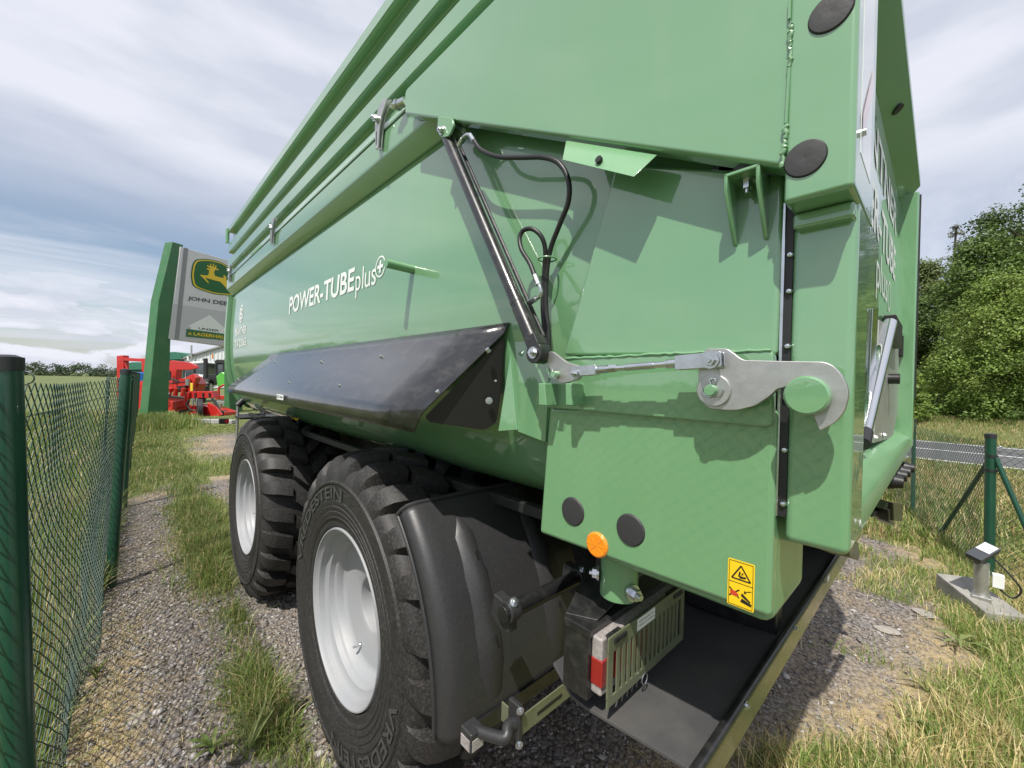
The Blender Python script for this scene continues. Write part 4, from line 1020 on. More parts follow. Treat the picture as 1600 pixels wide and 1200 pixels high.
tops = {2: PX(7, 566, -.255), 3: Vector((-.011, 4.40, 1.65)), 4: Vector((.028, 6.8, 1.64))}
def lf_top(i, p):
    if i in (3, 4): return tops[i]
    if i == 2: return Vector((PY(8, 560, 1.76).x, 1.76, PY(8, 562, 1.76).z))
    return Vector((p[0]+.03, p[1]+.02, 1.64))
for i, p in enumerate(FENCE):
    b = Vector((p[0], p[1], 0))
    if i == 2: b = PY(45, 1290, 1.70); b = Vector((b.x, 1.70, 0)) if b.z > 0 else b
    post(LF, b, lf_top(i, p), .034 if i != 2 else .033)
    if i in (2, 3): 
        c = lf_top(i, p)+Vector((.02, .03, -.05)); MB().tube([c+Vector((.03*math.cos(t), .002, .022*math.sin(t))) for t in np.linspace(-1.6, 1.6, 10)], .0022, 6).build('wire_tie', 'zinc', LF)
fp = [(x-.02, y) for x, y in FENCE]
chain_link('wire_mesh', fp, [1.60]*10, [.03]*10, LF, seed=4, wave=.035, lean=lambda s, z: -.05*np.clip((1.2-z), 0, 1.2)*np.sin(np.clip((s-4.9)/2.6, 0, 1)*math.pi))

RF = thing('chain_link_fence', 'green chain link fence with braced corner post along the road on the right', 'fence', (5.67, -.32, 0))
c0, c1 = Vector((5.67, -.325, 0)), Vector((7.84, .24, 0)); dd = (c1-c0).normalized()
rpts = [c0+dd*(2.243*k) for k in range(0, 9)]
for k, p in enumerate(rpts): post(RF, p, p+Vector((.0, .015, 1.30)), .036 if k == 0 else .022, True)
back = Vector((-.42, -.9, 0)).normalized()
bpts = [c0+back*(2.3*k) for k in range(0, 4)]
for p in bpts[1:]: post(RF, p, p+Vector((0, 0, 1.30)), .022)
for tgt in (c0+dd*1.30, c0+back*.62+Vector((.02, .2, 0))):
    foot = Vector((tgt.x, tgt.y, -.03)); MB().tube([c0+Vector((0, 0, 1.10))+(foot-c0).normalized()*.02, foot], .019, 14).build('brace', 'fence_green', RF)
for z in (1.11, .98): MB().cyl(c0+Vector((0, .008, z-.012)), c0+Vector((0, .008, z+.012)), .040, n=20).build('clamp_band', 'post_cap', RF)
MB().bolt(c0+Vector((-.02, -.037, 1.2)), (-.3, -1, 0), .008, .02).build('bolt', 'zinc', RF)
chain_link('wire_mesh', [(p.x+.02, p.y+.035) for p in rpts], [1.24]*9, [.02]*9, RF, cell=.06, row=.062, r=.0016, wave=.03, seed=9)
chain_link('wire_mesh', [(p.x+.035, p.y-.02) for p in bpts], [1.24]*4, [.02]*4, RF, cell=.06, row=.062, r=.0016, wave=.03, seed=12)

# ------------------------------------------------------------------ floodlight on its concrete footing
def build_flood():
    base = PZ(1522, 925, .05); T = thing('floodlight', 'small dark floodlight aimed at the trailer on a tilted concrete footing by the fence post', 'floodlight', (base.x, base.y, 0))
    # footing slab, tilted, half sunk
    A, B = PZ(1462, 905, .10), PZ(1540, 952, .10)
    d = (B-A); d.z = 0; Ls = d.length; d.normalize(); nperp = Vector((-d.y, d.x, 0)) if Vector((-d.y, d.x, 0)).x > 0 else Vector((d.y, -d.x, 0))
    wd = .24
    p = [A+Vector((0, 0, -.10)), B+Vector((0, 0, -.16)), B+nperp*wd+Vector((0, 0, -.16)), A+nperp*wd+Vector((0, 0, -.10))]
    p2 = [A+Vector((0, 0, .055)), B+Vector((0, 0, -.02)), B+nperp*wd+Vector((0, 0, -.02)), A+nperp*wd+Vector((0, 0, .055))]
    MB().add(p+p2, [(3, 2, 1, 0), (4, 5, 6, 7), (0, 1, 5, 4), (1, 2, 6, 5), (2, 3, 7, 6), (3, 0, 4, 7)]).build('concrete_footing', 'concrete', T, bevel=.008)
    c = A*.42+B*.58+nperp*.11; c.z = .09
    MB().box((c.x-.07, c.y-.05, .095), (c.x+.07, c.y+.05, .128)).build('foot_plate', 'raw_steel', T, bevel=.002)
    zt = PX(1523, 880, c.x).z
    MB().cyl(c, Vector((c.x, c.y, zt+.02)), .042, n=22).build('stem', 'raw_steel', T)
    h = PX(1537, 863, c.x-.02)
    # lamp head: flat dark box tipped towards the trailer
    right = (PX(1563, 858, c.x)-PX(1508, 864, c.x)); 
    q = [PX(1507, 863, c.x-.10), PX(1539, 845, c.x+.10), PX(1566, 858, c.x+.06), PX(1534, 876, c.x-.14)]
    ctr = (q[0]+q[1]+q[2]+q[3])/4; ex = (q[1]-q[0]+q[2]-q[3])/2; ey = (q[3]-q[0]+q[2]-q[1])/2; nz = ex.cross(ey).normalized()
    if nz.z < 0: nz = -nz
    def H(a, b, e): return ctr+ex*(a/2)+ey*(b/2)+nz*e
    hd = MB().add([H(-1, -1, 0), H(1, -1, 0), H(1, 1, 0), H(-1, 1, 0), H(-.9, -.9, -.045), H(.9, -.9, -.045), H(.9, .9, -.045), H(-.9, .9, -.045)], [(0, 1, 2, 3), (7, 6, 5, 4), (0, 4, 5, 1), (1, 5, 6, 2), (2, 6, 7, 3), (3, 7, 4, 0)]).build('lamp_head', 'lamp_body', T, bevel=.006)
    g0 = [H(.72, -.80, .002), H(.80, .75, .002), H(-.18, .75, .002), H(-.18, -.80, .002)]
    g0 = [H(-.10, -.82, .002), H(.84, -.82, .002), H(.84, .78, .002), H(-.10, .78, .002)]
    MB().prism(g0, nz*.002).build('lamp_glass', 'lamp_glass', hd)
    MB().tube(smooth_path([H(-.7, 0, -.04), H(-.5, 0, -.085), H(0, 0, -.095), H(.5, 0, -.085), H(.7, 0, -.04)], 4), .014, 8).build('bracket', 'black_paint', T)
    jb = c+Vector((.03, -.085, .16)); MB().box((jb.x-.02, jb.y-.03, jb.z-.05), (jb.x+.03, jb.y+.03, jb.z+.05)).build('junction_box', 'white_print', T, bevel=.004)
    MB().tube(smooth_path([H(.5, .3, -.05), jb+Vector((0, -.06, .06)), jb+Vector((0, -.11, -.03)), jb+Vector((0, -.07, -.10)), jb+Vector((0, -.01, -.06))], 6), .006, 8).build('cable', 'hose_rubber', T)
build_flood()

# ------------------------------------------------------------------ grass, weeds, gravel (nobody could count these)
def blades(name, xy, h, wd, tint, bend=.5, kind='stuff', label=None):
    n = len(xy); z = ground_z(xy[:, 0], xy[:, 1])
    az_ = rng.uniform(0, 2*math.pi, n); b = rng.normal(0, bend, n)*h; 
    dx, dy = np.cos(az_), np.sin(az_); px, py = -dy, dx
    V = np.zeros((n, 5, 3))
    for k, (t, ww, bb) in enumerate(((0, 1, 0), (0, -1, 0), (.55, .8, .3), (.55, -.8, .3), (1, 0, 1))):
        V[:, k, 0] = xy[:, 0]+px*wd*ww*.5+dx*b*bb; V[:, k, 1] = xy[:, 1]+py*wd*ww*.5+dy*b*bb; V[:, k, 2] = z-.004+h*t*(1-.25*np.minimum(np.abs(b/h), 1.2)*t)
    base = (np.arange(n)*5)[:, None]
    F = np.concatenate([base+np.array([[0, 1, 3]]), base+np.array([[0, 3, 2]]), base+np.array([[2, 3, 4]])])
    me = np_mesh(name, V.reshape(-1, 3), F); a = me.attributes.new('tint', 'FLOAT_COLOR', 'POINT')
    c = np.ones((n, 5, 4), np.float32); c[..., :3] = tint[:, None, :]; a.data.foreach_set('color', c.ravel())
    o = bpy.data.objects.new(name, me); COL.objects.link(o); me.materials.append(MATS['grass']); o['kind'] = 'stuff'
    if label: o['label'] = label; o['category'] = 'grass'
    return o
def tints(n, dry):
    g = np.array([[.15, .225, .045], [.20, .275, .060], [.26, .315, .088], [.115, .175, .038]])[rng.integers(0, 4, n)]*rng.uniform(.8, 1.25, (n, 1))
    s = np.array([[.56, .46, .22], [.46, .36, .17], [.64, .55, .31]])[rng.integers(0, 3, n)]*rng.uniform(.8, 1.15, (n, 1))
    k = (rng.random(n) < dry)[:, None]; return np.where(k, s, g)
def visible(xy, zmax=.25, margin=60):
    d = np.concatenate([xy, np.zeros((len(xy), 1))], 1)-np.array([0, 0, HCAM])
    M_ = np.stack([XC, YC, ZC]); c = d@M_; w_ = -c[:, 2]
    u = 800+FPX*c[:, 0]/np.maximum(w_, 1e-3)
    return (w_ > .15) & (u > -margin-250) & (u < 1600+margin+250)
def scatter(n, x0, x1, y0, y1): return np.stack([rng.uniform(x0, x1, n), rng.uniform(y0, y1, n)], 1)
def grow():
    # field beyond the left fence
    p = np.concatenate([scatter(60000, -2.2, .3, .8, 7), scatter(52000, -8, .5, 5, 22)]); p = p[p[:, 0] < fence_x(p[:, 1])-.03]; p = p[visible(p)]
    n = len(p); d_ = p[:, 1]
    blades('meadow_grass', p, rng.uniform(.10, .34, n)*(.75+.6*fbm(p[:, 0], p[:, 1], 1.3, 2)), rng.uniform(.004, .008, n)*(1+.12*d_), tints(n, .16+.25*(fbm(p[:, 0], p[:, 1], 1.7, 6) > .55)), .45)
    # the strip between the fence and the wheels, and towards the sign
    p = np.concatenate([scatter(80000, -.1, 1.1, 1.1, 6.5), scatter(80000, -.1, 5.0, 6, 16), scatter(26000, .0, 9, 14, 26)]); g, s = zones(p[:, 0], p[:, 1])
    k = (rng.random(len(p)) < g**1.3) & (p[:, 0] > fence_x(p[:, 1])); k &= ~((p[:, 0] > .62) & (p[:, 1] > 1.0) & (p[:, 1] < 4.4)); p = p[k]; g = g[k]; n = len(p)
    blades('verge_grass', p, rng.uniform(.035, .115, n)*(.6+.9*g)*np.where(p[:, 1] > 13, .42, np.where(p[:, 1] > 9, .75, 1.))*(.7+.6*fbm(p[:, 0], p[:, 1], .6, 4)), rng.uniform(.0022, .0042, n)*(1+.16*p[:, 1]), tints(n, .20), .9)
    # tall rank growth round the sign post
    q = PZ(248, 662, 0); p = np.stack([rng.normal(q.x, .42, 6000), rng.normal(q.y-.3, .8, 6000)], 1); n = len(p)
    blades('rank_grass', p, rng.uniform(.12, .40, n), rng.uniform(.014, .028, n), tints(n, .12), .35)
    # behind the trailer
    p = scatter(130000, 1.2, 6.6, -1.6, 1.4); g, s = zones(p[:, 0], p[:, 1]); k = rng.random(len(p)) < g**1.2*.8; p = p[k]; g = g[k]; p_ = visible(p); p = p[p_]; g = g[p_]; n = len(p)
    blades('rear_grass', p, rng.uniform(.03, .13, n)*(.55+.75*g), rng.uniform(.0024, .0046, n)*(1+.12*np.abs(p[:, 0])), 1.25*tints(n, .28+.35*(fbm(p[:, 0], p[:, 1], .8, 7) > .52)), .8)
    # beyond the right fence up to the road, and the bank
    p = np.concatenate([scatter(60000, 6.2, 14.3, -3.5, 2.6), scatter(16000, 21.8, 26, -5, 3)]); n = len(p)
    blades('roadside_grass', p, rng.uniform(.07, .22, n), rng.uniform(.010, .02, n), tints(n, .36+.3*(fbm(p[:, 0], p[:, 1], 2.2, 17) > .5)), .6)
    # dry straw lying on the gravel
    p = np.concatenate([scatter(26000, -.25, .95, .9, 6.0), scatter(30000, 1.0, 6.4, -1.2, 1.3)]); g, s = zones(p[:, 0], p[:, 1]); k = (rng.random(len(p)) < np.maximum(s*.8, .10)); k &= ~((p[:, 0] > .62) & (p[:, 1] > 1.0) & (p[:, 1] < 4.4)); p = p[k]; n = len(p)
    blades('dry_straw', p, rng.uniform(.02, .06, n), rng.uniform(.0018, .0034, n), tints(n, .94), 1.7)
grow()
def gravel():
    p = np.concatenate([scatter(24000, -.2, .98, 1.0, 4.2), scatter(11000, -.1, .95, 4.2, 8), scatter(26000, .9, 5.6, -.9, 1.9), scatter(5000, .8, 3.2, 8.5, 13.5)])
    g, s = zones(p[:, 0], p[:, 1]); k = rng.random(len(p)) < np.clip(1-1.25*g-.35*s, .03, 1); p = p[k]; n = len(p)
    sz = np.exp(rng.normal(math.log(.0064), .50, n)); sz = np.clip(sz, .003, .036)*(1+.03*p[:, 1])
    O = np.array([[1, 0, 0], [-1, 0, 0], [0, 1, 0], [0, -1, 0], [0, 0, 1], [0, 0, -1.]]); T = np.array([[0, 2, 4], [2, 1, 4], [1, 3, 4], [3, 0, 4], [2, 0, 5], [1, 2, 5], [3, 1, 5], [0, 3, 5]])
    a = rng.uniform(0, 2*math.pi, n); V = O[None]*rng.uniform(.55, 1.15, (n, 6, 1))*np.stack([sz*rng.uniform(.8, 1.7, n), sz*rng.uniform(.6, 1.1, n), sz*rng.uniform(.28, .6, n)], 1)[:, None]
    V += rng.normal(0, .16, V.shape)*sz[:, None, None]
    c, s_ = np.cos(a)[:, None], np.sin(a)[:, None]; x = V[..., 0]*c-V[..., 1]*s_; y = V[..., 0]*s_+V[..., 1]*c; V[..., 0] = x; V[..., 1] = y
    V += np.concatenate([p, (ground_z(p[:, 0], p[:, 1])+sz*.12)[:, None]], 1)[:, None]
    F = (np.arange(n)*6)[:, None, None]+T[None]
    me = np_mesh('gravel_stones', V.reshape(-1, 3), F.reshape(-1, 3)); at = me.attributes.new('tint', 'FLOAT_COLOR', 'POINT')
    pal = np.array([[.215, .20, .19], [.30, .28, .265], [.15, .135, .133], [.25, .21, .175], [.40, .375, .35]])[rng.integers(0, 5, n)]*rng.uniform(.75, 1.2, (n, 1))
    cc = np.ones((n, 6, 4), np.float32); cc[..., :3] = pal[:, None]; at.data.foreach_set('color', cc.ravel())
    o = bpy.data.objects.new('gravel_stones', me); COL.objects.link(o); me.materials.append(MATS['stone']); o['kind'] = 'stuff'
gravel()

# ------------------------------------------------------------------ single weeds and stones
def weed(px, hgt, label, n=9, wd=.012, spread=.5, tint=((.13, .20, .05), (.20, .24, .07)), loc=None, seed=0):
    r_ = random.Random(seed); b = loc or PZ(*px, 0); b = Vector((b.x, b.y, float(ground_z(b.x, b.y))))
    T = thing('weed', label, 'weed', b, 'single weeds on the gravel')
    st = MB().tube([b-Vector((0, 0, .01)), b+Vector((r_.uniform(-.02, .02), r_.uniform(-.02, .02), hgt*.55))], [.0028, .0018], 6).build('stem', 'grass', T)
    me = st.data; a = me.attributes.new('tint', 'FLOAT_COLOR', 'POINT'); a.data.foreach_set('color', np.tile([.14, .19, .06, 1], len(me.vertices)))
    for k in range(n):
        t = r_.uniform(0, 1); az_ = k*2.4+r_.uniform(-.4, .4); L_ = hgt*r_.uniform(.55, 1.); d = Vector((math.cos(az_), math.sin(az_), 0)); s = d.cross(Vector((0, 0, 1)))
        o0 = b+Vector((0, 0, hgt*.35*t)); vs = []; fs = []
        for i in range(6):
            q = i/5; w_ = wd*math.sin(math.pi*min(.08+q*.9, 1))*1.0; c = o0+d*(L_*spread*q*1.5)+Vector((0, 0, L_*(.9*q-.75*spread*q*q)))
            vs += [c-s*w_+Vector((0, 0, .15*w_)), c, c+s*w_+Vector((0, 0, .15*w_))]
        for i in range(5): j = i*3; fs += [(j, j+1, j+4, j+3), (j+1, j+2, j+5, j+4)]
        lf = MB().add(vs, fs).build('leaf', 'grass', T, smooth=60)
        me = lf.data; a = me.attributes.new('tint', 'FLOAT_COLOR', 'POINT'); q = r_.random(); c = [tint[0][i]*(1-q)+tint[1][i]*q for i in range(3)]; a.data.foreach_set('color', np.tile([*c, 1], len(me.vertices)))
weed((388, 1190), .26, 'tall pale green weed leaning over beside the nearest tyre', 9, .0055, .32, ((.22, .28, .10), (.32, .36, .14)), seed=3)
weed((330, 1180), .10, 'small leafy weed on the gravel left of the tall pale weed', 8, .010, .7, seed=4)
weed((150, 1060), .11, 'tuft of upright leaves on the gravel by the foot of the mesh fence', 10, .006, .35, seed=5)
weed((1500, 1010), .16, 'broad leaved weed in the grass in front of the concrete footing', 9, .011, .9, ((.20, .27, .08), (.28, .33, .12)), seed=6)
weed((1440, 880), .17, 'fresh upright grass tuft on the gravel left of the floodlight', 16, .004, .3, ((.25, .32, .10), (.38, .38, .14)), seed=7)
weed((1450, 1080), .13, 'yellowish spreading weed at the edge of the gravel behind the trailer', 9, .008, .9, ((.26, .28, .09), (.33, .33, .12)), seed=8)
weed((1470, 1150), .12, 'broad green weed low in the grass at the lower right corner', 8, .010, 1., ((.15, .22, .06), (.22, .27, .09)), seed=9)
def rock(px, r, label, flat=.45, seed=0):
    r_ = random.Random(seed); b = PZ(*px, 0); bm = bmesh.new(); bmesh.ops.create_icosphere(bm, subdivisions=2, radius=1)
    for v in bm.verts: 
        k = 1+r_.uniform(-.16, .16); v.co = Vector((v.co.x*r*1.4*k, v.co.y*r*k, v.co.z*r*flat*k))
    me = bpy.data.meshes.new('rock'); bm.to_mesh(me); bm.free(); a = me.attributes.new('tint', 'FLOAT_COLOR', 'POINT'); a.data.foreach_set('color', np.tile([.30, .27, .24, 1], len(me.vertices)))
    o = bpy.data.objects.new('rock', me); COL.objects.link(o); o.location = (b.x, b.y, r*flat*.35); o.rotation_euler = (0, 0, r_.uniform(0, 3)); me.materials.append(MATS['stone']); tag(o, label, 'rock', 'larger stones lying about')
rock((1588, 972), .07, 'pale grey stone in the grass below the leaning brace of the fence', .7, 1)
rock((1445, 960), .06, 'flat slate lying next to the end of the concrete footing', .25, 2)
rock((1385, 985), .05, 'flat slate among the gravel behind the trailer sill', .25, 3)
rock((535//2+270, 990), .028, 'light pebble on the gravel between fence and front wheel', .6, 4)
rock((430//2, 1125), .04, 'flat grey stone on the path between the fence and the near tyre', .35, 5)

# ------------------------------------------------------------------ dealer sign
def build_sign():
    A = PD(240, 645, 15.6); A.z = 0; B = PD(358, 645, 18.6); B.z = 0
    e = (B-A).normalized(); n = Vector((e.y, -e.x, 0))       # n points back to the camera side
    def SP(u, v, off=0.):
        r = Vector(ray(u, v)); c = Vector((0, 0, HCAM)); k = (A-c).dot(n)/r.dot(n); return c+r*k+n*off
    T = thing('dealer_sign', 'tall grey and green dealer sign with yellow deer emblem beside the red machines', 'sign', A)
    def pl(px, d, t, name, m_, parent, bv=0.): return MB().prism([SP(u, v, d) for u, v in px], -n*t).build(name, m_, parent, bevel=bv)
    foot = SP(244, 640); zf = foot.z
    py = pl([(265, 378), (282, 383), (278, 400), (262, 530), (258, 652), (225, 651), (243, 470)], .16, .42, 'pylon', 'sign_green', T, .02)
    pl([(357, 560), (372, 560), (376, 668), (357, 668)], .16, .42, 'pylon', 'sign_green', T, .02)
    pn = pl([(276, 386), (440, 432), (440, 553), (258, 529)], .21, .36, 'sign_panel', 'sign_light', T, .01)
    def q(x, y): return (250+x/6.316, 370+y/6.316)
    def flat(pts, d, m_, name): return MB().prism([SP(*q(x, y), d) for x, y in pts], -n*.004).build(name, m_, pn, smooth=0)
    flat([(92, 660), (640, 745), (1190, 830), (1190, 1150), (52, 1008)], .213, 'sign_grey', 'lower_field')
    flat([(196, 108), (240, 120), (147, 1016), (102, 1012)], .218, 'sign_darkgrey', 'stripe')
    out = [(310, 225), (430, 220), (560, 248), (690, 325), (800, 400), (850, 470), (835, 560), (780, 600), (650, 582), (500, 570), (370, 530), (280, 490), (262, 380), (280, 270)]
    def scaled(k):
        cx, cy = 545, 405; return [(cx+(x-cx)*k, cy+(y-cy)*k) for x, y in out]
    def rq(pts, d, m_, name, r_=.15): return MB().prism(rounded([SP(*q(x, y), d) for x, y in pts], r_), -n*.004).build(name, m_, pn, smooth=0)
    rq(scaled(1.), .220, 'logo_green', 'emblem_field'); rq(scaled(.955), .225, 'logo_yellow', 'emblem_border'); rq(scaled(.90), .230, 'logo_green', 'emblem_field')
    deer = [(418, 322), (445, 334), (440, 366), (428, 384), (398, 383), (360, 377), (354, 383), (378, 402), (434, 460), (441, 455), (402, 404), (430, 412), (500, 432), (556, 446), (590, 482), (640, 535), (690, 600), (698, 596), (655, 535), (624, 484), (616, 436), (612, 402), (596, 380), (585, 384), (590, 408), (560, 405), (500, 388), (492, 350), (503, 328), (537, 331), (536, 321), (512, 315), (516, 283), (508, 283), (500, 305), (487, 300), (496, 270), (488, 267), (475, 297), (462, 290), (466, 268), (456, 267), (452, 294), (426, 283), (420, 292), (446, 309), (466, 317), (420, 314)]
    flat(deer, .236, 'logo_yellow', 'deer_emblem')
    def quad_text(txt, tl, tr, br, bl, m_, bold, d=.222):
        def fn(s, t):
            a = np.array(bl)*(1-s)+np.array(br)*s; b = np.array(tl)*(1-s)+np.array(tr)*s; c = a*(1-t)+b*t; return SP(*q(*c), d)
        put_text(txt, fn, 'lettering', m_, pn, bold)
    quad_text('JOHN DEERE', (238, 586), (722, 655), (716, 708), (232, 630), 'sign_text', .03)
    flat([(232, 885), (452, 772), (640, 938), (612, 942), (610, 962), (262, 915), (262, 888)], .222, 'white_print', 'house_emblem')
    quad_text('UNSER', (342, 893), (546, 918), (544, 940), (340, 914), 'sign_text', .02, .228)
    flat([(222, 908), (690, 970), (688, 1028), (215, 985)], .228, 'sign_green', 'banner')
    quad_text('x LAGERHAUS', (235, 934), (640, 980), (638, 1012), (232, 966), 'logo_yellow', .025, .234)
    k = PD(300, 660, 15.3); k.z = 0
    o = MB().box((0, 0, 0), (1, 1, 1))
    a, b = PZ(284, 661, 0), PZ(362, 663, 0); d_ = (b-a); n2 = Vector((-d_.y, d_.x, 0)).normalized()*.25
    kb = MB().prism([a, b, b+n2, a+n2], (0, 0, .14)).build('kerb_stone', 'kerb_concrete', None, bevel=.02); tag(kb, 'pale concrete kerb on the ground in front of the red machines', 'kerb')
build_sign()

# ------------------------------------------------------------------ machines, tractors and halls in the yard behind the sign
FW = Vector((-XC[2], -YC[2], 0)).normalized()              # horizontal direction the camera looks along
RT = Vector((FW.y, -FW.x, 0))
class Loc:
    """local frame of a far thing: pixel outline at depth d, thickness along the view"""
    def __init__(s, u, d, name, label, cat, group=None):
        s.d = d; b = PD(u, 640, d); b.z = 0; s.T = thing(name, label, cat, b, group)
    def p(s, u, v, dy=0.): return PD(u, v, s.d)+FW*dy
    def slab(s, px, name, m_, th=.3, dy=0., bevel=.02, parent=None): return MB().prism([s.p(u, v, dy) for u, v in px], FW*th).build(name, m_, parent or s.T, bevel=bevel)
    def bar(s, px, r, name, m_, dys=None, parent=None, n=10): return MB().tube([s.p(u, v, (dys or [0]*len(px))[i]) for i, (u, v) in enumerate(px)], r, n).build(name, m_, parent or s.T)
    def wheel(s, u, v, r, w_, yaw, dy=0., m_='machine_dark', hub='tractor_white', name='wheel'):
        c = s.p(u, v, dy); ax = (RT*math.cos(yaw)+FW*math.sin(yaw)).normalized()
        mb = MB(); prof = [(-w_*.5, r*.55), (-w_*.5, r*.85), (-w_*.35, r*.97), (0, r), (w_*.35, r*.97), (w_*.5, r*.85), (w_*.5, r*.55)]
        up = Vector((0, 0, 1)); sd = ax.cross(up); rings = [[c+ax*a+(up*math.cos(t)+sd*math.sin(t))*q for t in np.linspace(0, 2*math.pi, 29)[:-1]] for a, q in prof]
        mb.ring_loft(rings, True, True, True)
        for k in range(18):
            t = 2*math.pi*k/18; o = (up*math.cos(t)+sd*math.sin(t)); t2 = o.cross(ax)*r*.06
            mb.add([c+o*r*.96-ax*w_*.5-t2, c+o*r*.96-ax*w_*.5+t2, c+o*r*.96+ax*w_*.5+t2, c+o*r*.96+ax*w_*.5-t2, c+o*r*1.04-ax*w_*.5-t2, c+o*r*1.04-ax*w_*.5+t2, c+o*r*1.04+ax*w_*.5+t2, c+o*r*1.04+ax*w_*.5-t2], [(0, 3, 2, 1), (4, 5, 6, 7), (0, 1, 5, 4), (1, 2, 6, 5), (2, 3, 7, 6), (3, 0, 4, 7)])
        wh = mb.build(name, m_, s.T)
        MB().cyl(c-ax*(w_*.5+.02), c+ax*(w_*.5+.02), r*.5, n=20).build('rim', hub, wh); return wh
def build_yard():
    # big red portal frame
    L = Loc(205, 27, 'portal_frame', 'tall red steel portal frame left of the sign pylon', 'frame')
    L.slab([(182, 556), (193, 555), (193, 646), (183, 646)], 'upright', 'machine_red', .4); L.slab([(221, 560), (233, 560), (233, 650), (222, 650)], 'upright', 'machine_red', .4)
    L.slab([(184, 558), (232, 561), (232, 566), (184, 563)], 'top_beam', 'machine_red', .36, .02)
    L.slab([(186, 610), (230, 612), (230, 620), (186, 618)], 'cross_beam', 'machine_red', .3, .05); L.bar([(190, 560), (212, 616)], .06, 'brace', 'machine_red', [.1, .1])
    # red tine machine between portal frame and pylon
    L = Loc(222, 19, 'hay_rake', 'red machine with curved arms half hidden by the left sign pylon', 'farm machine')
    L.slab([(216, 596), (240, 592), (240, 604), (218, 607)], 'gearbox', 'machine_red', .5)
    for k, u in enumerate((214, 220, 227)): L.bar([(u+4, 606), (u-1, 620), (u-2, 634), (u+3, 646)], .09, 'arm', 'machine_red', [.1*k]*4)
    L.slab([(222, 600), (236, 598), (228, 640), (219, 642)], 'guard', 'machine_red', .1, -.2); L.bar([(212, 640), (236, 638)], .05, 'cross_tube', 'machine_dark')
    # reversible plough
    L = Loc(285, 18.5, 'reversible_plough', 'red plough with a long pointed share raised behind the sign pylon', 'plough')
    L.slab([(258, 566), (268, 563), (295, 566), (307, 571), (309, 575), (295, 578), (266, 578), (258, 576)], 'raised_share', 'machine_red', .12)
    L.slab([(254, 596), (300, 588), (308, 600), (302, 614), (262, 612)], 'main_beam', 'machine_red', .5, .1); L.slab([(264, 577), (276, 577), (274, 594), (266, 594)], 'headstock', 'machine_red', .35)
    L.slab([(292, 590), (304, 584), (309, 590), (304, 606), (298, 606)], 'turnover_arm', 'machine_red', .3, -.1)
    for u in (258, 268, 280): L.bar([(u+8, 606), (u+2, 622), (u, 640)], .10, 'leg', 'machine_red', [0, .1, .1])
    for u in (256, 268, 282): L.slab([(u, 622), (u+12, 618), (u+16, 634), (u+6, 646), (u-2, 640)], 'mouldboard', 'machine_red', .06, -.15)
    L.slab([(305, 598), (309, 599), (309, 611), (305, 611)], 'warning_flap', 'yellow_paint', .04, -.3); L.bar([(262, 618), (300, 622)], .05, 'hydraulic_ram', 'machine_dark', [-.2, -.2])
    L.bar([(270, 580), (271, 592), (284, 596)], .04, 'hose', 'machine_dark', [-.15]*3); L.bar([(262, 600), (296, 596)], .03, 'pipe', 'machine_dark', [-.03, -.03]); L.bar([(299, 592), (299, 602)], .09, 'pivot', 'zinc', [-.2, -.2])
    L.slab([(276, 604), (290, 602), (290, 610), (277, 610)], 'valve_block', 'machine_dark', .2, -.02)
    L.bar([(268, 610), (272, 616)], .05, 'ram_end', 'zinc', [-.25, -.25])
    # power harrow with roller
    L = Loc(318, 16.6, 'power_harrow', 'red folded harrow with an upright black disc standing at the kerb', 'harrow')
    L.slab([(294, 612), (331, 611), (334, 622), (296, 622)], 'top_beam', 'machine_red', .35); L.slab([(292, 614), (299, 612), (293, 640), (287, 640)], 'side_arm', 'machine_red', .15, -.1)
    L.slab([(268, 640), (300, 632), (330, 636), (352, 644), (352, 656), (300, 656), (286, 650)], 'tray', 'machine_red', .7, 0); L.slab([(330, 628), (344, 636), (352, 648), (335, 655), (328, 650)], 'end_plate', 'machine_red', .1, -.2)
    L.slab([(270, 628), (292, 624), (294, 634), (272, 640)], 'side_plate', 'machine_red', .1, -.15)
    c = L.p(321, 639, -.3); ax = (RT*.75+FW*.65).normalized(); MB().cyl(c-ax*.08, c+ax*.08, .42, n=28).build('black_disc', 'machine_dark', L.T, bevel=.02)
    for u in (305, 311): L.bar([(u, 622), (u-1, 634)], .04, 'strut', 'raw_steel', [-.1, -.1])
    L.slab([(303, 622), (312, 622), (312, 630), (303, 630)], 'gearbox', 'machine_dark', .3, .05)
    for u in (296, 306, 318, 328): L.bar([(u, 614), (u, 620)], .035, 'bolt_head', 'machine_dark', [-.03, -.03])
    L.bar([(300, 624), (296, 632), (302, 640), (312, 642)], .035, 'hose', 'machine_dark', [-.15]*4); L.bar([(334, 622), (340, 630), (346, 642)], .05, 'linkage', 'machine_dark', [-.1]*3)
    L.slab([(340, 640), (350, 643), (350, 648), (340, 646)], 'gap_shade', 'machine_dark', .3, -.05, 0); L.slab([(276, 643), (296, 638), (297, 642), (280, 647)], 'slot_shade', 'machine_dark', .3, -.02, 0)  # solid dark slabs, painting the shade of gaps onto the red tray
    L.slab([(300, 646), (312, 646), (312, 652), (300, 652)], 'roller', 'raw_steel', .3, -.05)
    # small seeder to the right
    L = Loc(347, 21, 'seed_drill', 'red seed drill with rails seen between harrow and trailer', 'farm machine')
    L.bar([(342, 622), (342, 606), (348, 602), (356, 602), (362, 606)], .05, 'hand_rail', 'machine_red'); L.slab([(336, 618), (362, 618), (362, 624), (336, 624)], 'hopper', 'machine_red', .6)
    L.slab([(338, 626), (362, 627), (362, 633), (338, 632)], 'coulter_bar', 'raw_steel', .4)
    for u in (340, 346, 352, 358): L.bar([(u, 632), (u+1, 640)], .03, 'coulter', 'machine_dark')
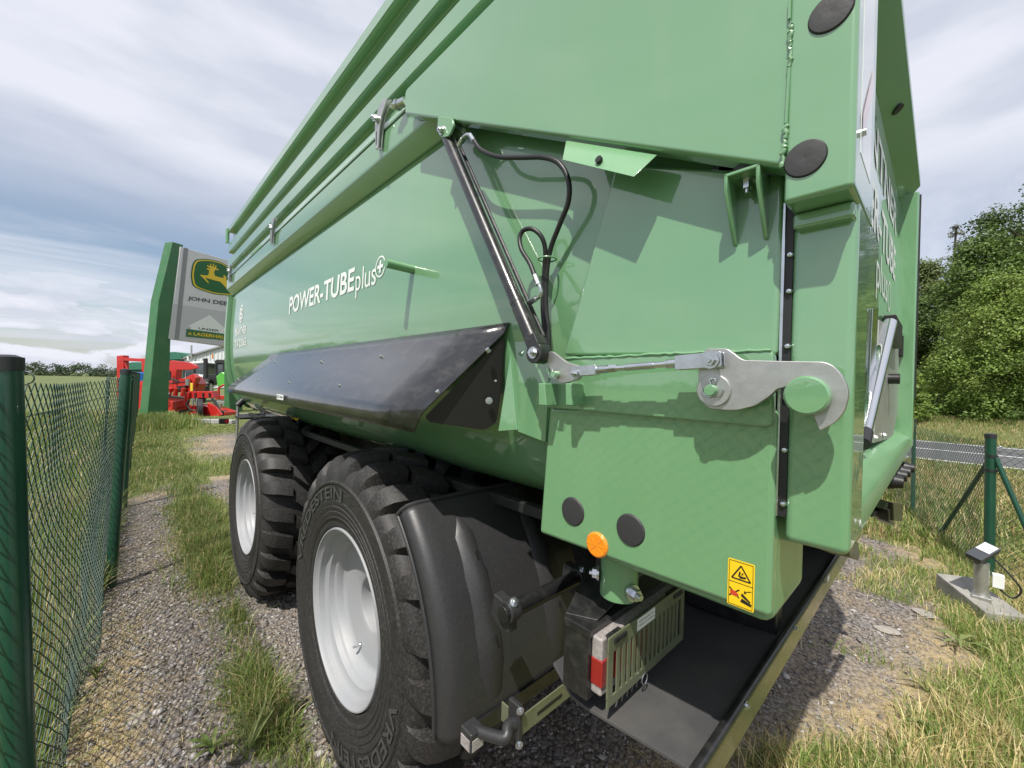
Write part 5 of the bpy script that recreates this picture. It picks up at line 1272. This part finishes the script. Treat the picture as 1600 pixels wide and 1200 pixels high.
    # white tractor
    L = Loc(312, 25, 'tractor', 'white tractor with dark cab parked behind the red plough', 'tractor', 'tractors parked in the yard')
    L.slab([(293, 588), (302, 584), (320, 587), (324, 604), (294, 602)], 'bonnet', 'tractor_white', .9, 0, .08); L.slab([(276, 566), (312, 563), (315, 567), (277, 569)], 'cab_roof', 'tractor_white', 1.3, .4, .05)
    L.slab([(279, 569), (312, 567), (310, 590), (280, 591)], 'cab_glass', 'glass_dark', 1.2, .45, .05)
    for u in (279, 295, 311): L.bar([(u, 568), (u, 590)], .05, 'cab_pillar', 'machine_dark', [.42, .42])
    L.slab([(303, 588), (312, 587), (314, 598), (304, 599)], 'grille', 'machine_dark', .1, -.06); L.wheel(287, 604, .75, .5, .5, .9); L.wheel(318, 610, .52, .4, .5, -.1)
    L.bar([(274, 556), (275, 566)], .03, 'beacon_stalk', 'machine_dark', [.5, .5]); L.bar([(285, 556), (286, 563)], .05, 'work_lamp', 'white_print', [.4, .4])
    # black and green tractor
    L = Loc(338, 23, 'tractor', 'green tractor with black cab and exhaust next to the trailer front', 'tractor', 'tractors parked in the yard')
    L.slab([(328, 564), (332, 561), (356, 562), (358, 567), (330, 568)], 'cab_roof', 'machine_dark', 1.3, .3, .04); L.slab([(331, 568), (357, 567), (358, 588), (333, 590)], 'cab_glass', 'glass_dark', 1.2, .35, .05)
    for u in (331, 343, 357): L.bar([(u, 567), (u+1, 590)], .05, 'cab_pillar', 'machine_dark', [.32, .32])
    L.slab([(343, 588), (352, 581), (362, 586), (362, 604), (345, 604)], 'bonnet', 'tractor_green', .9, -.3, .06); L.bar([(319, 560), (320, 590)], .11, 'exhaust', 'machine_dark', [.1, .1]); L.slab([(314, 586), (336, 584), (338, 600), (316, 602)], 'engine', 'machine_dark', .8, .1, .03)
    L.wheel(325, 606, .55, .4, .4, -.1); L.wheel(352, 604, .75, .5, .4, .8); L.bar([(324, 552), (324, 560)], .04, 'beacon', 'amber', [.4, .4])
    b = Loc(219, 24, 'barrel', 'blue plastic barrel seen through the red portal frame', 'barrel'); c0 = b.p(218, 597); b0 = Vector((c0.x, c0.y, 0)); zt = b.p(218, 582).z
    MB().lathe([(0, .0001), (0, .42), (.05, .46), (zt*.33, .46), (zt*.35, .49), (zt*.37, .46), (zt*.64, .46), (zt*.66, .49), (zt*.68, .46), (zt-.05, .46), (zt, .42), (zt+.01, .0001)], b0, 'Z', 24).build('drum', 'blue_barrel', b.T); MB().cyl((c0.x+.15, c0.y, zt), (c0.x+.15, c0.y, zt+.06), .06, n=10).build('bung', 'print_black', b.T)
    # halls
    L = Loc(206, 62, 'round_roof_hall', 'low green hall with a rounded roof behind the portal frame', 'building', 'green halls behind the yard')
    L.slab([(189, 578), (232, 576), (232, 600), (190, 602)], 'wall', 'hall_green', 9, 0, 0); L.slab([(187, 579), (192, 573), (200, 568), (210, 566), (224, 566), (240, 568), (240, 577)], 'roof', 'hall_green', 9.6, -.4, .05)
    for u in (196, 208, 221): L.slab([(u, 584), (u+6, 584), (u+6, 600), (u, 601)], 'door', 'machine_dark', .1, -.08, 0)
    L = Loc(275, 66, 'round_roof_hall', 'taller green hall with a bowed roof right of the sign pylon', 'building', 'green halls behind the yard')
    L.slab([(236, 562), (300, 560), (300, 598), (236, 600)], 'wall', 'hall_green', 12, 0, 0); L.slab([(232, 564), (240, 556), (258, 551), (276, 550), (290, 552), (303, 556), (300, 561)], 'roof', 'hall_green', 12.6, -.4, .05)
    L = Loc(330, 52, 'warehouse', 'white metal clad warehouse with sloping roof edge beside the trailer front', 'building')
    L.slab([(288, 560), (304, 554), (380, 531), (380, 606), (288, 606)], 'wall', 'hall_white', 14, 0, 0); L.slab([(286, 560), (304, 553), (384, 529), (384, 531.5), (304, 555.5), (286, 562)], 'roof_edge', 'sign_darkgrey', 14.4, -.3, 0)
    for u in range(292, 380, 6): L.slab([(u, 557-(u-292)*.29+2), (u+.8, 557-(u-292)*.29+2), (u+.8, 604), (u, 604)], 'cladding_rib', 'hall_white', .08, -.08, 0)
    L.bar([(304, 606), (304, 540)], .10, 'downpipe', 'raw_steel', [-.5, -.5])
build_yard()

# ------------------------------------------------------------------ trees
def leaf_cloud(centers, radii, per, size, tint, flat=.7, seed=0):
    g = np.random.default_rng(seed); n = len(centers)*per
    c = np.repeat(centers, per, 0); r = np.repeat(radii, per)
    d = g.normal(size=(n, 3)); d /= np.linalg.norm(d, axis=1)[:, None]; q = g.random(n)**.45
    P_ = c+d*(r*q)[:, None]*np.array([1, 1, flat])
    nrm_ = d*.6+g.normal(size=(n, 3))*.5+np.array([0, 0, .5]); nrm_ /= np.linalg.norm(nrm_, axis=1)[:, None]
    a = np.cross(nrm_, g.normal(size=(n, 3))); a /= np.linalg.norm(a, axis=1)[:, None]; b = np.cross(nrm_, a); s = size*g.uniform(.6, 1.3, n)[:, None]
    V = np.stack([P_-a*s, P_+b*s*.55, P_+a*s, P_-b*s*.55], 1).reshape(-1, 3)
    F = np.arange(n*4).reshape(-1, 4)
    cl = np.repeat(g.uniform(.75, 1.25, len(centers)), per)[:, None]*g.uniform(.8, 1.2, (n, 1)); t = np.array(tint[0])*(1-g.random((n, 1)))+0
    mixv = np.repeat(g.random(len(centers)), per)[:, None]; t = (np.array(tint[0])*(1-mixv)+np.array(tint[1])*mixv)*cl
    C_ = np.ones((n, 4, 4), np.float32); C_[..., :3] = t[:, None]
    return V, F, C_.reshape(-1)
def leaf_obj(name, V, F, C_, parent=None, loc=None):
    if loc is not None: V = V-np.array(loc)
    me = np_mesh(name, V, F); a = me.attributes.new('tint', 'FLOAT_COLOR', 'POINT'); a.data.foreach_set('color', C_)
    o = bpy.data.objects.new(name, me); COL.objects.link(o); me.materials.append(MATS['leaves'])
    if parent: o.parent = parent; ORG[o.name] = origin(parent)
    return o
def tree(x, y, ztop, rx, label, tint, nclump=120, per=60, size=.13, low=.12, seed=0, name='broadleaf_tree', sparse=1.):
    g = np.random.default_rng(seed); z0 = float(ground_z(x, y)); hgt = ztop-z0; T = thing(name, label, 'tree', (x, y, z0), 'trees on the hillside')
    # trunk and limbs
    mb = MB(); top = Vector((x+g.normal(0, .2), y+g.normal(0, .2), z0+hgt*.86)); pts = [Vector((x, y, z0-.1)), Vector((x+g.normal(0, .1), y+g.normal(0, .1), z0+hgt*.3)), Vector((x+g.normal(0, .2), y+g.normal(0, .2), z0+hgt*.6)), top]
    tp = smooth_path(pts, 5); r0 = .028*hgt**.9
    mb.tube(tp, [r0*(1-.85*i/(len(tp)-1)) for i in range(len(tp))], 10); mb.build('trunk', 'bark', T)
    cen = []; rad = []
    for k in range(nclump):
        t = g.random(); zz = low+(1-low)*t; rr = rx*(math.sin(math.pi*min(1, (.12+.86*t)))**.7)*(1.0-.35*t)
        a = g.uniform(0, 2*math.pi); q = g.random()**.5
        cen.append((x+rr*q*math.cos(a), y+rr*q*math.sin(a), z0+hgt*zz*.97)); rad.append(rx*g.uniform(.14, .30))
    for k in range(0, nclump, max(1, nclump//16)):
        c = Vector(cen[k]); j = tp[min(len(tp)-2, max(1, int(len(tp)*max(.1, (c.z-z0)/hgt-.18))))]
        MB().tube(smooth_path([j, (j+c)/2+Vector((0, 0, .1*hgt*.3)), c], 4), [r0*.32]+[r0*.2]*7+[r0*.06], 6).build('limb', 'bark', T)
    V, F, C_ = leaf_cloud(np.array(cen), np.array(rad), int(per*sparse), size, tint, .75, seed+1)
    leaf_obj('crown', V, F, C_, T, (x, y, z0))
DK = ((.060, .105, .024), (.10, .155, .034)); MD = ((.090, .155, .030), (.14, .21, .045)); LT = ((.16, .25, .045), (.23, .31, .065)); OL = ((.12, .16, .05), (.16, .19, .065))
tree(27.2, -1.7, 6.9, 2.9, 'light green feathery tree standing nearest the road, before the darker wood', LT, 220, 230, .058, .04, 11)
tree(27.6, -5.6, 8.0, 3.0, 'light green tree at the right picture edge above the braced fence post', LT, 120, 90, .085, .05, 12)
tree(31.5, 1.6, 7.6, 2.6, 'dark tree just right of the trailer frame at the foot of the hill', DK, 170, 150, .078, .05, 13)
tree(33.0, -1.4, 10.4, 3.0, 'tall mid green tree behind the light feathery tree', MD, 170, 150, .082, .1, 14)
tree(35.0, -4.2, 14.0, 3.4, 'tallest dark crown at the right picture edge', DK, 170, 140, .088, .15, 15)
tree(38.5, .9, 10.6, 3.0, 'olive green tree on the skyline left of the tallest crown', OL, 140, 130, .088, .15, 16)
tree(41.0, -2.2, 14.2, 3.4, 'dark skyline tree behind the tall mid green tree', DK, 140, 130, .09, .15, 17)
tree(43.5, -.5, 14.4, 1.2, 'thin airy tree with sparse pale twigs showing against the sky', ((.16, .17, .10), (.22, .22, .15)), 70, 26, .08, .4, 18, 'sparse_tree', 1.)
tree(24.9, 1.35, 2.7, 1.5, 'low light green bush at the foot of the wood beside the trailer', LT, 60, 60, .08, .03, 19, 'roadside_bush')
# the rest of the wood on the hillside, one mass beyond the picture edges
def wood():
    g = np.random.default_rng(3); cen = []; rad = []
    for k in range(1500):
        x = g.uniform(27, 68); y = g.uniform(-58, 42)
        if -7 < y < 3.5 and x < 46: continue
        z = float(ground_z(x, y)); cen.append((x, y, z+g.uniform(.6, 8.0)*(1 if x < 50 else .8))); rad.append(g.uniform(1.1, 2.2))
    V, F, C_ = leaf_cloud(np.array(cen), np.array(rad), 42, .30, (DK[0], MD[1]), .8, 5)
    o = leaf_obj('hillside_wood', V, F, C_); o['kind'] = 'stuff'
    # low scrub along the foot of the bank in view
    cen = [(g.uniform(24.4, 29), g.uniform(-5, 2.4), 0) for k in range(90)]; cen = np.array([(x, y, float(ground_z(x, y))+g.uniform(.1, .6)) for x, y, _ in cen])
    V, F, C_ = leaf_cloud(cen, g.uniform(.25, .6, len(cen)), 60, .07, (MD[0], LT[0]), .8, 6); o = leaf_obj('scrub', V, F, C_); o['kind'] = 'stuff'
    # far line of trees across the field on the left
    cen = []; rad = []
    for k in range(2400):
        t = g.uniform(-2.0, .42); d = 230+40*math.sin(t*5)+g.uniform(-12, 12); hh = 2.6+3.4*grid_noise(np.array([t*14]), np.array([0.]), 1., 5)[0]
        x, y = d*math.sin(t), d*math.cos(t); cen.append((x, y, g.uniform(-.2, hh)-.6)); rad.append(g.uniform(1.2, 2.4))
    V, F, C_ = leaf_cloud(np.array(cen), np.array(rad), 55, .34, ((.04, .07, .03), (.07, .10, .045)), .7, 8); o = leaf_obj('far_treeline', V, F, C_); o['kind'] = 'stuff'
wood()
# white roadside marker post
mp_ = thing('marker_post', 'slim white roadside marker post between trailer edge and fence', 'marker post', (13.9, .75, 0))
c = PX(1414, 655, 13.9); mp_.location = (c.x, c.y, 0); ORG[mp_.name] = Vector((c.x, c.y, 0))
MB().prism([(c.x-.05, c.y-.06, -.05), (c.x+.05, c.y-.06, -.05), (c.x+.02, c.y+.06, -.05)], (0, 0, 1.05)).build('post', 'white_print', mp_); MB().prism([(c.x-.053, c.y-.063, .75), (c.x+.053, c.y-.063, .75), (c.x+.022, c.y+.063, .75)], (0, 0, .2)).build('black_band', 'print_black', mp_)
